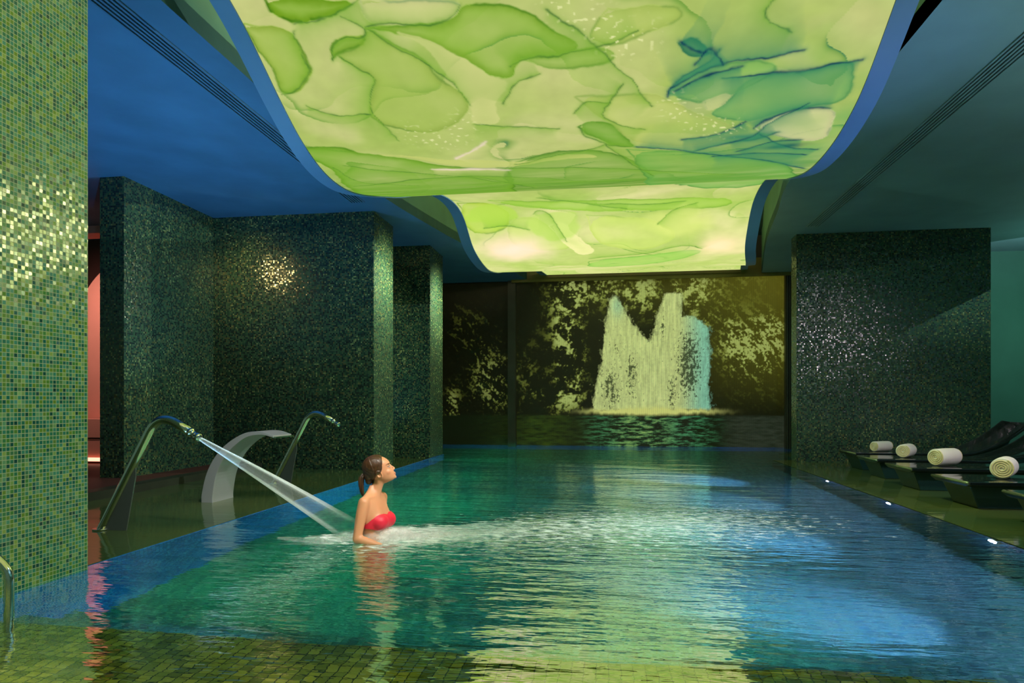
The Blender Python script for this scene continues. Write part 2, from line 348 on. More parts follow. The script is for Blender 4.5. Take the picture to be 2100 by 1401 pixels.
# ------------------------------------------------------------------ luminous ceiling painting
def ink_colors(x, y):
    w1 = fbm(x*0.5+3.1, y*0.8, 11, 3, 0.45); w2 = fbm(x*0.5+8.4, y*0.8+4.2, 23, 3, 0.45)
    X = x + 0.8*w1; Y = y*1.25 + 0.8*w2
    cream = L3(214, 210, 146); pale = L3(184, 196, 112); green = L3(142, 184, 62); deep = L3(82, 144, 46); teal = L3(34, 112, 88); navy = L3(8, 50, 74)
    base = sstep(-0.35, 0.35, fbm(X*0.55, Y*0.7, 5, 3))
    c = (cream*0.5+pale*0.5)[None, None]*(1-base[..., None]) + (pale*0.75+green*0.25)*base[..., None]
    c = mixc(c, cream, sstep(0.05, 0.5, fbm(X*0.9+4, Y*1.0, 6, 3))*0.7)
    for k, (fr, amt) in enumerate([(1.0, 0.45), (1.4, 0.35)]):
        L = fbm(X*0.36+7*k, Y*0.5-3*k, 40+9*k, 2, 0.35)*fr*2.0 + 0.05*fbm(x*3, y*4, 60+k, 3)
        fcc = L-np.floor(L)
        cell = _h(np.floor(L), np.zeros_like(L), 77+k)
        reg = sstep(-0.1, 0.3, fbm(x*0.7+k*3, y*0.9, 95+k, 2))
        c = mixc(c, green, np.clip(fcc**2.6*amt*(0.3+0.7*reg), 0, 0.85))
        gate = sstep(0.0, 0.3, fbm(x*0.8+k, y*1.0, 90+k, 3)+0.05)
        edge = np.exp(-((1-fcc)/0.035)**2)*gate
        c = mixc(c, deep, np.clip(edge*0.65, 0, 0.8))
        core = np.exp(-((1-fcc)/0.010)**2)*gate*sstep(0.0, 0.3, fbm(x*2, y*2, 97+k, 2))
        c = mixc(c, teal, np.clip(core*0.8, 0, 0.9))
    c = c*(1+0.10*fbm(x*6, y*9, 33, 3)[..., None])
    for yc, wd, a in ((6.85, 0.5, 1.4), (6.2, 0.3, 0.5)):
        streak = 0.65+0.9*fbm(x*0.9, y*6, 31, 3)
        c = mixc(c, L3(88, 146, 34), np.clip(np.exp(-((y-yc)/wd)**2)*a*streak, 0, 0.8))
    c = mixc(c, L3(90, 168, 90), np.clip(sstep(0.3, 1.8, x)*np.exp(-((y-5.6)/0.9)**2)*(0.35+0.6*fbm(x*1.5, y*2.5, 35, 3)), 0, 0.6))
    def blob(cx, cy, rx, ry, col, a, ws=0.25, hard=0.25):
        nonlocal c
        dx = (x-cx+ws*fbm(x*2, y*2, 71, 3))/rx; dy = (y-cy+ws*0.5*fbm(x*2+5, y*2, 72, 3))/ry
        r = np.sqrt(dx*dx+dy*dy); m = 1-sstep(1-hard, 1+0.04, r)
        c = mixc(c, col, np.clip(m*a, 0, 1))
    jx = x + 0.055*fbm(x*2.4, y*3, 55, 2) + 0.014*fbm(x*13, y*16, 57, 3); jy = y + 0.035*fbm(x*2.4+9, y*3, 56, 2) + 0.010*fbm(x*13+3, y*16, 58, 3)
    washes = [((126,174,36),0.95,1.0,[(-2.37,4.27),(-2.35,4.37),(-2.24,4.43),(-2.15,4.44),(-2.06,4.41),(-1.85,4.39),(-1.7,4.33)]),((224,222,152),0.95,0.8,[(-1.68,4.33),(-1.71,4.45),(-1.6,4.48),(-1.46,4.5),(-1.26,4.53),(-1.11,4.5),(-1.04,4.44),(-1.01,4.39)]),((134,180,50),0.85,0.8,[(-1.71,4.49),(-1.33,4.52),(-1.06,4.5),(-1.0,4.41),(-0.78,4.42),(-0.56,4.49),(-0.37,4.63),(-0.2,4.75),(-0.38,4.78),(-0.66,4.77),(-0.72,4.82),(-0.76,4.93),(-0.9,4.85),(-1.09,4.73),(-1.29,4.63),(-1.55,4.53)]),((152,186,60),0.8,0.8,[(-2.6,4.41),(-2.26,4.47),(-2.24,4.55),(-2.24,4.75),(-2.3,4.81),(-2.37,4.88),(-2.57,4.9),(-2.56,4.76),(-2.59,4.52)]),((160,188,80),0.8,0.6,[(-1.73,4.49),(-1.6,4.58),(-1.39,4.74),(-1.25,4.9),(-1.11,4.99),(-1.1,5.08),(-1.24,5.27),(-1.49,5.35),(-1.75,5.26),(-1.9,5.19),(-1.9,5.04),(-1.78,4.89),(-1.87,4.79),(-1.98,4.7),(-2.0,4.66),(-1.79,4.61)]),((206,210,132),0.8,0.0,[(-1.48,4.55),(-1.33,4.65),(-1.25,4.78),(-1.11,4.96),(-1.08,5.12),(-1.14,5.3),(-0.86,5.29),(-0.86,5.05),(-0.75,4.96),(-0.9,4.87),(-1.09,4.74),(-1.25,4.64)]),((138,178,52),0.9,0.9,[(-2.06,4.7),(-2.01,4.58),(-1.92,4.54),(-1.83,4.55),(-1.76,4.55),(-1.79,4.61),(-1.89,4.62),(-1.99,4.66)]),((140,184,66),0.7,0.5,[(-0.66,4.77),(-0.34,4.77),(-0.03,4.75),(0.08,4.83),(-0.17,4.89),(-0.46,4.85)]),((176,200,90),0.6,0.5,[(-0.03,4.52),(0.27,4.53),(0.49,4.55),(0.44,4.65),(0.18,4.71),(-0.03,4.75),(-0.16,4.67)]),((112,168,54),0.9,0.7,[(-0.23,5.38),(-0.15,5.32),(0.05,5.37),(0.17,5.57),(0.25,5.69),(0.09,5.68),(-0.09,5.55)]),((112,178,98),0.8,0.5,[(0.86,5.24),(1.0,5.03),(1.3,5.02),(1.55,4.97),(1.76,4.95),(1.76,5.29),(1.48,5.3),(1.28,5.34),(1.12,5.47),(0.76,5.33)]),((130,188,96),0.7,0.5,[(0.46,5.1),(0.54,5.0),(0.87,4.89),(1.18,4.92),(1.19,5.03),(0.91,5.14),(0.68,5.22)]),((212,216,140),0.9,0.3,[(0.71,5.2),(0.9,5.13),(0.86,5.24),(0.76,5.28)]),((34,120,86),0.95,0.8,[(0.5,4.75),(0.58,4.72),(0.65,4.75),(0.74,4.84),(0.66,4.85),(0.54,4.82)]),((216,216,156),0.95,0.7,[(1.19,5.52),(1.29,5.37),(1.45,5.32),(1.74,5.35),(1.74,5.56),(1.77,5.78),(1.39,5.66)]),((188,204,104),0.7,0.5,[(-0.25,5.1),(0.19,5.08),(0.45,5.14),(0.73,5.35),(1.14,5.56),(0.74,5.74),(0.25,5.65),(0.01,5.34)]),((116,170,42),0.9,0.6,[(-2.73,5.4),(-2.29,5.43),(-2.09,5.59),(-1.11,5.98),(-0.83,5.98),(-1.21,8.28),(-2.64,7.08),(-2.51,5.83)]),((118,168,60),0.85,0.7,[(-0.85,5.83),(-0.37,5.67),(-0.03,5.7),(0.36,6.09),(0.44,6.65),(-0.74,6.8),(-1.02,6.3)]),((108,174,76),0.85,0.6,[(0.17,5.73),(0.76,5.85),(1.24,6.04),(1.79,6.4),(2.13,8.43),(0.54,8.22),(0.32,6.22)]),((202,210,116),0.85,0.2,[(-2.0,5.6),(-1.72,5.69),(-1.1,5.97),(-0.55,5.83),(-0.03,5.83),(-0.28,5.73),(-0.82,5.87),(-1.49,5.7)]),((176,206,72),0.9,0.8,[(-1.94,8.41),(-1.56,8.45),(-1.34,8.66),(-1.32,8.98),(-1.68,9.09),(-1.98,9.04)]),((190,212,104),0.8,0.6,[(-1.23,8.83),(-0.96,8.83),(-0.59,9.23),(-0.47,9.48),(-1.18,9.51),(-1.47,9.1)]),((232,228,156),0.9,0.3,[(-0.81,8.99),(-0.57,8.9),(-0.49,9.15),(-0.13,9.59),(-0.41,9.74),(-0.57,9.35)]),((150,196,64),0.8,0.5,[(-1.55,8.4),(-0.3,8.53),(1.53,8.57),(1.57,8.8),(0.64,8.8),(-0.31,8.76),(-1.07,8.63)]),((196,216,104),0.7,0.5,[(-0.31,8.83),(0.53,8.91),(1.0,9.22),(0.57,9.64),(-0.12,9.44)]),((140,196,80),0.8,0.6,[(-0.28,9.99),(0.58,9.78),(1.31,9.59),(1.28,9.9),(0.39,10.42),(-0.36,10.42)])]
    for k, (wc, a, e, pl) in enumerate(washes):
        if len(pl) < 3: continue
        px_ = [p[0] for p in pl]; py_ = [p[1] for p in pl]
        sel = (jx > min(px_)-.15) & (jx < max(px_)+.15) & (jy > min(py_)-.15) & (jy < max(py_)+.15)
        xs_ = jx[sel]; ys_ = jy[sel]
        d, T = seg_dist(xs_, ys_, pl+[pl[0]])
        sm_ = [np.array(p, float) for p in pl]
        for _ in range(2):
            sm_ = [q for a0, b0 in zip(sm_, sm_[1:]+sm_[:1]) for q in (a0*.75+b0*.25, a0*.25+b0*.75)]
        inn = inside(xs_, ys_, sm_)
        md = np.where(inn, 1.0, np.exp(-(d/0.008)**2))
        tex = 0.5+0.5*np.exp(-d/0.10)+0.25*fbm(xs_*2.2, ys_*3.5, 200+k, 3)
        sub = c[sel]; wl = np.array(lin(tuple(v/255 for v in wc)))
        sub = mixc(sub, wl, np.clip(md*a*np.clip(tex, 0, 1.1), 0, 1))
        g1 = sstep(-0.1, 0.25, pnoise(T*7+k, T*0+.5, 300+k)); dkc = wl*np.array([.32, .48, .5])
        sub = mixc(sub, wl*0.72, np.clip(np.exp(-(d/0.035)**2)*inn*e*.8, 0, 1))
        sub = mixc(sub, dkc, np.clip(np.exp(-(d/(0.004+0.006*g1))**2)*e*(.25+.75*g1), 0, 1))
        c[sel] = sub
    blob(1.45, 5.84, 0.30, 0.09, L3(12, 50, 84), 1.0, hard=1.0); blob(1.2, 5.60, 0.3, 0.07, L3(40, 120, 110), 0.8, hard=1.0)
    # second wave: cream glow at the left and right crests
    blob(-1.35, 9.5, 0.75, 0.55, L3(246, 216, 188), 1.0, hard=1.0)
    blob(1.5, 9.55, 0.65, 0.42, L3(244, 218, 170), 0.95, hard=1.0)
    blob(-1.55, 8.75, 0.35, 0.25, L3(170, 206, 74), 0.75, hard=0.2)
    blob(-0.75, 9.0, 0.4, 0.25, L3(176, 206, 92), 0.7, hard=0.2)
    blob(0.9, 9.0, 0.5, 0.3, L3(210, 220, 120), 0.6, hard=0.5)
    def stroke(pts, col, halo, w, a=1.0, hw=0.05):
        nonlocal c
        d, T = seg_dist(jx, jy, pts); sd = seg_dist.side
        wn = (0.35+1.2*_smooth(T, pts))
        tp = np.clip(T*(1-T)*9, 0, 1)
        flip = 1 if int(abs(pts[0][0]*100)) % 2 else -1
        c = mixc(c, halo, np.clip(np.exp(-d/(hw*2.6))*0.75*a*(sd*flip > 0)*tp, 0, 1))
        c = mixc(c, halo, np.clip(np.exp(-(d/(hw*0.5*wn))**2)*0.4*a, 0, 1))
        c = mixc(c, col, np.clip(np.exp(-(d/(w*wn))**2)*a*(0.4+0.6*_smooth(T*1.7, pts)), 0, 1))
    def _smooth(T, pts):
        sd = int(abs(pts[0][0]*100+pts[0][1]*10))
        return 0.5+0.5*pnoise(T*5+sd, T*0+0.5, sd)
    TE = [[(0.79,4.83),(0.67,4.93),(0.52,5.0),(0.46,5.07),(0.46,5.14)],[(0.47,5.07),(0.61,5.0),(0.87,4.88),(1.07,4.9),(1.33,4.86)],[(0.82,5.02),(1.23,5.01),(1.55,4.97),(1.78,4.95)],[(0.25,5.69),(0.76,5.85),(1.24,6.04),(1.79,6.4)],[(0.75,5.83),(1.01,5.7),(1.24,5.68),(1.37,5.58)],[(1.17,5.52),(1.29,5.37),(1.45,5.31),(1.67,5.34)],[(1.22,5.58),(1.43,5.82),(1.77,5.91)],[(0.51,4.74),(0.62,4.81),(0.74,4.84)]]
    GR = [[(-2.24,4.44),(-2.09,4.44),(-2.0,4.41),(-1.81,4.38),(-1.7,4.33)],[(-2.24,4.48),(-2.26,4.64),(-2.25,4.77),(-2.43,4.89),(-2.57,4.9)],[(-1.73,4.49),(-1.4,4.77),(-1.27,4.83),(-1.16,4.92),(-1.09,5.08)],[(-2.06,4.71),(-2.0,4.58),(-1.9,4.54),(-1.77,4.57),(-1.73,4.49),(-1.86,4.41)],[(-1.98,4.69),(-1.87,4.79),(-1.78,4.88),(-1.89,5.0),(-1.88,5.14),(-1.76,5.42)],[(-1.73,4.48),(-1.53,4.48),(-1.26,4.53),(-1.09,4.49),(-1.01,4.41)],[(-0.75,4.83),(-0.65,4.77),(-0.34,4.78),(-0.03,4.75),(0.21,4.66)],[(-0.23,5.38),(-0.17,5.53),(0.05,5.67),(0.25,5.69)],[(-2.42,5.74),(-2.02,5.91),(-1.45,6.08),(-1.03,6.36)],[(-1.41,6.12),(-1.01,6.27),(-0.74,6.8)],[(-2.53,5.77),(-2.4,6.16),(-1.86,6.33)],[(-0.86,5.88),(-0.28,5.71),(-0.03,5.62)],[(-0.03,5.62),(0.18,5.95),(0.42,6.4)],[(-1.12,5.29),(-0.86,5.31),(-0.39,5.37)],[(-0.28,5.24),(-0.18,5.14),(0.01,5.14)],[(-0.79,5.1),(-0.73,4.95),(-0.53,4.89)],[(-1.73,8.99),(-1.38,8.95),(-1.09,9.04)],[(-1.02,8.78),(-0.95,8.69),(-0.76,8.8),(-0.56,9.29)],[(-0.3,8.57),(0.33,8.68),(0.94,8.64)],[(-0.27,9.86),(0.5,9.73),(1.16,9.46),(1.31,9.62)],[(0.66,9.04),(0.83,8.8),(1.12,8.69)],[(-0.91,8.37),(0.01,8.7),(0.27,8.77)]]
    TE += [[(0.5,5.1),(0.75,4.98),(0.95,4.93)],[(0.62,4.9),(0.74,4.78),(0.8,4.92)],[(1.0,5.72),(1.2,5.62),(1.3,5.4),(1.5,5.27)],[(0.9,5.95),(1.3,5.9),(1.7,6.02)],[(1.1,5.86),(1.35,5.72),(1.6,5.72)],[(0.6,5.62),(0.85,5.6),(1.1,5.45)]]
    GR += [[(-2.5,6.25),(-1.6,6.1),(-0.8,6.2),(-0.2,6.5)],[(-1.0,5.95),(-0.2,6.05),(0.5,6.25),(1.2,6.5)],[(-2.3,6.6),(-1.2,6.45),(0.2,6.6)],[(-2.4,5.0),(-2.2,5.1),(-1.9,5.12)],[(-0.4,4.5),(0.1,4.9),(0.35,5.2)],[(1.2,4.4),(1.0,4.65),(1.25,4.75)],[(0.1,5.0),(-0.1,5.3),(0.3,5.45)]]
    PA = [[(-0.85,4.59),(-0.66,4.75),(-0.54,4.96),(-0.45,5.21)],[(-1.4,4.42),(-1.18,4.52)],[(-0.2,5.81),(-1.07,5.8),(-1.71,5.68),(-1.96,5.61)],[(0.51,4.71),(1.03,4.69),(1.22,4.71)]]
    for p in [[(-1.05,5.5),(-1.2,5.62),(-1.32,5.72)], [(-1.6,5.9),(-1.2,5.95),(-0.9,6.02)]]: stroke(p, L3(240, 216, 200), L3(218, 216, 146), 0.02, 1.0, 0.03)
    for p in GR: stroke(p, L3(50, 104, 44), L3(120, 172, 50), 0.006, 0.8, 0.035)
    for p in TE: stroke(p, L3(8, 50, 84), L3(56, 136, 96), 0.010, 1.0, 0.05)
    # bright speckles scattered along two swathes
    sp = sstep(0.42, 0.55, pnoise(x*28, y*34, 7))
    for pts in ([(-0.35,4.45),(-0.05,4.6),(0.1,4.75),(0.25,4.72)], [(0.48,5.22),(0.75,5.45),(0.95,5.5)], [(-1.6,5.35),(-1.35,5.5),(-1.15,5.25)]):
        d, T = seg_dist(x, y, pts); c = mixc(c, L3(226, 230, 160), np.clip(sp*np.exp(-(d/0.10)**2), 0, 1)*0.9)
    br = 1+0.30*sstep(7.6, 9.2, y)
    return np.clip(c*br[..., None], 0, 1.15)

nx = 420
ys = np.concatenate([np.linspace(-1.6, 4.1, 90)[:-1], np.linspace(4.1, 5.4, 300)[:-1], np.linspace(5.4, 7.3, 190)[:-1], np.linspace(7.3, 8.2, 20)[:-1], np.linspace(8.2, 10.6, 260)[:-1], np.linspace(10.6, 14.7, 110)])
T = np.linspace(0, 1, nx)[None, :]
Yg = np.repeat(ys[:, None], nx, 1); Xg = xl(Yg)*(1-T) + xr(Yg)*T; Zg = zw(Yg)
cols = ink_colors(Xg, Yg)

t = NT('backlit_ink_membrane')
at = t.n('ShaderNodeAttribute'); at.attribute_name = 'Col'
e = t.n('ShaderNodeEmission'); t.l(at.outputs['Color'], e.inputs[0]); e.inputs[1].default_value = 1.0
M_panel = t.finish(e.outputs[0]); PANEL_E = e
lum = tag(empty('luminous_ceiling', (0, 0, 0)), 'wavy backlit ceiling membrane of green and cream ink swirls in blue frame above the pool', 'ceiling light')
grid_mesh('ink_membrane', Xg, Yg, Zg, M_panel, cols, parent=lum)
# frame rails follow the wave on both long edges
for side in (-1, 1):
    mb = MB(); rings = []
    for y in np.concatenate([np.linspace(-1.6, 4, 16), np.linspace(4.1, 14.7, 140)]):
        z = float(zw(y)); x0 = float(xl(y) if side < 0 else xr(y))
        dz = float(zw(y+0.02)-zw(y-0.02))/0.04; nrm = Vector((0, -dz, 1)).normalized()
        P = []
        for (dx, dn) in ((0.0, -0.012), (0.15, 0.0), (0.15, 0.10), (0.02, 0.10)):
            p = Vector((x0+side*dx, y, z)) + nrm*dn; P.append(p)
        rings.append(P)
    mb.loft(rings, smooth=False)
    o = mb.build('frame_rail', M_frame, lum)
# end rails
mb = MB(); mb.box((-2.75, -1.66, 3.86), (2.0, -1.6, 4.0)); mb.build('end_rail', M_frame, lum)

# ------------------------------------------------------------------ ceiling shell
def soffit(name, mat, YS, XS, xo, ymax, label):
    yy = np.linspace(-1.9, ymax, 60); xx = hermite(yy, YS, XS)
    poly = [(float(a), float(b)) for a, b in zip(xx, yy)]
    mb = MB(); mb.prism([(xo, -1.9)] + poly + [(xo, ymax)], 3.8, 3.95)
    o = mb.build(name, mat); struct(o, label)
    mb = MB()
    for a, b in zip(poly, poly[1:]):
        mb.face([(a[0], a[1], 3.8), (b[0], b[1], 3.8), (b[0], b[1], 4.72), (a[0], a[1], 4.72)], smooth=True)
    bmesh.ops.remove_doubles(mb.bm, verts=mb.bm.verts[:], dist=1e-4)
    return mb
mb = soffit('ceiling_left', M_soffL, SLY, SLX, -12.0, 15.1, 'deep blue-lit lowered ceiling soffit over the left side of the pool hall')
struct(mb.build('ceiling_left_fascia', M_fascia), 'curved upright edge of the left ceiling soffit')
mb = soffit('ceiling_right', M_soffR, SRY, SRX, 8.6, 14.85, 'teal grey lowered ceiling soffit over the loungers on the right')
struct(mb.build('ceiling_right_fascia', M_fascia), 'curved upright edge of the right ceiling soffit')
mb = MB(); mb.box((-12, -1.9, 4.72), (8.6, 15.4, 4.85)); struct(mb.build('ceiling_recess', M_recess), 'dark upper ceiling above the luminous panel')

# linear air vents let into the soffits
def vent(x, y0, y1, mat, label):
    r = tag(empty('linear_air_vent', (x, y0, 3.8)), label, 'air vent', 'slot air vents in the soffits')
    mb = MB(); mb.box((-0.10, 0, -0.002), (0.10, y1-y0, 0.0)); mb.build('dark_slot', M_slot, r)
    mb = MB()
    for k in range(6):
        cx = -0.0925+k*0.037; mb.box((cx-0.009, 0, -0.012), (cx+0.009, y1-y0, -0.002))
    mb.build('louvre_bars', mat, r)
    return r
vent(-3.47, 0.5, 8.8, M_soffL, 'long black slotted air vent in the blue-lit ceiling soffit on the left')
vent(3.21, 0.5, 11.05, M_soffR, 'long black slotted air vent in the grey ceiling soffit above the loungers')

# ------------------------------------------------------------------ walls and columns
def column(a, b, mat, label, name='mosaic_column'):
    mb = MB(); mb.box(a, b); o = mb.build(name, mat); return struct(o, label)
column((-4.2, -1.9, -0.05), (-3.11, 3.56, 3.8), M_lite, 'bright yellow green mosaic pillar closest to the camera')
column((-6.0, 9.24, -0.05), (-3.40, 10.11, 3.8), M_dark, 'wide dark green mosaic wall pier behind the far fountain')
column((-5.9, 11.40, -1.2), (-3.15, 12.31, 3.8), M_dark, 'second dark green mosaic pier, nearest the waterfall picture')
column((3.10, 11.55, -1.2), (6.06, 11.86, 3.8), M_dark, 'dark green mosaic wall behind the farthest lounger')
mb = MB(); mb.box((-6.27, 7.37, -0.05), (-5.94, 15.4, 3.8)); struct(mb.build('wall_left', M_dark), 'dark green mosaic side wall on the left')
mb = MB(); mb.box((-6.27, 15.3, -1.2), (8.6, 15.5, 4.85)); struct(mb.build('wall_far', M_jamb), 'dark far wall carrying the waterfall picture')
mb = MB(); mb.box((6.06, 13.4, -0.05), (8.6, 13.6, 3.8)); struct(mb.build('wall_right_back', M_wallR), 'plain teal wall behind the loungers')
mb = MB(); mb.box((8.45, -1.9, -0.05), (8.6, 13.5, 3.8)); struct(mb.build('wall_right', M_wallR), 'plain teal side wall on the right')
# mural trims
mb = MB(); mb.box((-2.2, 14.95, 3.78), (4.2, 15.2, 4.15)); mb.box((-2.2, 14.9, 3.74), (4.2, 14.95, 3.80)); struct(mb.build('trim_1', M_beam), 'olive beam across the top of the waterfall picture')
mb = MB(); mb.box((-2.30, 15.0, -0.3), (-2.12, 15.25, 3.8)); struct(mb.build('trim_2', M_jamb), 'slim grey post dividing the waterfall picture')
mb = MB()
for k in range(7): mb.box((3.84+k*0.045, 15.02, -0.3), (3.865+k*0.045, 15.06, 3.8))
mb.box((3.82, 15.06, -0.3), (4.2, 15.28, 3.8)); struct(mb.build('trim_3', M_jamb), 'fluted dark jamb right of the waterfall picture')

# pink lit niche seen past the near pillar
mb = MB(); mb.box((-12, 10.2, 0), (-6.27, 10.35, 3.8)); struct(mb.build('wall_niche_back', M_maroon), 'dark maroon wall in the niche on the left')
mb = MB()
pts = [(-9.6, 0.14), (-6.3, 0.14), (-6.3, 2.4)] + [(-7.45+1.02*math.cos(a)*(1.0), 2.25+1.05*math.sin(a)) for a in np.linspace(0, PI, 30)] + [(-8.47, 2.25), (-8.47, 2.0), (-9.6, 2.0)]
pts = [(-6.43, 0.14)] + [(-7.45+1.02*math.cos(a), 2.25+1.05*math.sin(a)) for a in np.linspace(0, PI, 36)] + [(-8.47, 0.14)]
mb.prism([(x, z) for x, z in pts], 0, 0.12)
for v in mb.bm.verts: v.co = Vector((v.co.x, 9.5+v.co.z, v.co.y))
arch = tag(mb.build('arched_wall_panel', M_pink), 'salmon pink arched wall panel glowing in the niche past the near pillar', 'wall panel')
mb = MB(); mb.box((-9.6, 9.0, 0.46), (-6.35, 9.49, 0.74)); mb.box((-9.6, 9.02, 0.16), (-6.35, 9.49, 0.44)); 
bench = tag(empty('niche_bench', (0, 0, 0)), 'pink built-in bench with glowing strip beneath, under the arched panel', 'bench')
mb.build('bench_body', M_pink, bench)
mb = MB(); mb.box((-9.6, 8.98, 0.10), (-6.35, 9.02, 0.155)); mb.build('light_strip', M_strip, bench)
mb = MB(); mb.box((-12, 8.2, 3.35), (-6.27, 8.5, 3.45)); struct(mb.build('trim_4', M_pink), 'pink lit cornice band in the niche')

# ------------------------------------------------------------------ floors, decks, pool
mb = MB(); mb.box((-12, -1.9, -0.2), (-5.35, 10.2, 0.06)); struct(mb.build('floor_niche', M_maroon), 'dark reddish polished floor beyond the shallow deck')
mb = MB(); mb.box((-5.35, 3.6, -0.1), (-5.15, 9.24, 0.09)); mb.build('x', M_kerb); k = bpy.data.objects['x']; k.name = 'trim_5'; struct(k, 'low dark stone kerb at the edge of the shallow deck'); 
mb = MB(); mb.box((-5.15, -1.9, -1.25), (-3.15, 12.35, 0.004)); mb.box((-5.95, 7.6, -1.25), (-5.15, 12.35, 0.0035)); struct(mb.build('floor_left_deck', M_deck), 'olive deck flooded with a film of water on the left')
mb = MB(); mb.box((2.80, -1.9, -1.25), (8.6, 11.85, 0.004)); mb.box((3.3, 11.85, -1.25), (8.6, 13.5, 0.003)); struct(mb.build('floor_right_deck', M_deck), 'olive deck flooded with a film of water under the loungers')
mb = MB(); mb.box((-6.2, -1.9, -1.25), (6, 15.3, -1.12)); struct(mb.build('floor_pool', M_pool), 'teal mosaic pool floor')
mb = MB(); mb.box((-3.17, 0.2, -1.15), (-3.14, 12.36, 0.0)); struct(mb.build('wall_pool_left', M_poolblue), 'blue-lit mosaic side of the pool on the left')
mb = MB(); mb.box((2.79, 0.2, -1.15), (2.82, 11.86, 0.0)); struct(mb.build('wall_pool_right', M_pooldark), 'shaded teal mosaic side of the pool on the right')
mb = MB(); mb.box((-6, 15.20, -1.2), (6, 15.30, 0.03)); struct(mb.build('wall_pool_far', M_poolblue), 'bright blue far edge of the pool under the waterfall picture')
mb = MB(); mb.box((-3.2, 0.0, -1.2), (2.9, 0.3, -0.01)); struct(mb.build('wall_pool_near', M_step), 'near wall of the pool')
st = tag(empty('pool_steps', (0, 0, 0)), 'broad olive mosaic steps under the water at the near end', 'steps')
for y1, z1 in ((2.82, -0.26), (3.15, -0.55), (3.48, -0.85)):
    mb = MB(); mb.box((-3.13, y1-0.335 if z1 < -0.3 else 0.31, -1.11), (2.78, y1, z1)); mb.build('step', M_step if z1 > -0.3 else M_pool, st)

# water surface with turbulence and foam attributes
wx = np.linspace(-5.93, 6.0, 300); wy = np.linspace(0.3, 15.2, 380)
WX, WY = np.meshgrid(wx, wy)
def g(cx, cy, rx, ry, p=2): return np.exp(-(np.abs((WX-cx)/rx)**p + np.abs((WY-cy)/ry)**p))
dxw = WX+1.6; wed = np.abs(WY-4.9-0.16*dxw)/(0.28+0.42*np.clip(dxw, 0, 9))
turb = 0.95*np.exp(-wed**2)*sstep(-0.2, 0.3, dxw)*np.exp(-np.clip(dxw-1.0, 0, 9)**2/4.5) + 0.60*g(0.3, 5.3, 2.2, 1.7) + 0.34*g(0.3, 3.9, 1.6, 0.9) + 0.10*g(1.2, 3.6, 2.0, 1.6)
foam = 1.0*g(-1.55, 4.75, 0.42, 0.32) + 0.85*np.exp(-(wed/0.75)**2)*sstep(-0.1, 0.2, dxw)*np.exp(-np.clip(dxw, 0, 9)/1.25) + 0.42*g(-1.55, 4.15, 0.45, 0.35) + 0.56*g(0.0, 5.5, 1.9, 1.1) + 0.30*g(1.2, 6.4, 1.0, 1.4) + 0.3*g(-0.3, 4.2, 1.2, 0.5)+0.6*g(-2.0,4.62,0.25,0.12)
qx = (WX[:-1, :-1]+WX[1:, 1:])/2; qy = (WY[:-1, :-1]+WY[1:, 1:])/2
fmask = ((qx > -3.15) & (qx < 2.82) & (qy < 12.4)) | ((qy > 12.34) & (qx < 3.3)) | ((qy > 11.88) & (qx > 2.7) & (qx < 4.2))
water = grid_mesh('pool_water', WX, WY, WX*0, M_water, fmask=fmask, extra={'turb': np.clip(turb, 0, 1), 'foam': np.clip(foam, 0, 1)})
tag(water, 'rippling turquoise pool water with white foam streaming from the bather', 'water', kind='stuff')

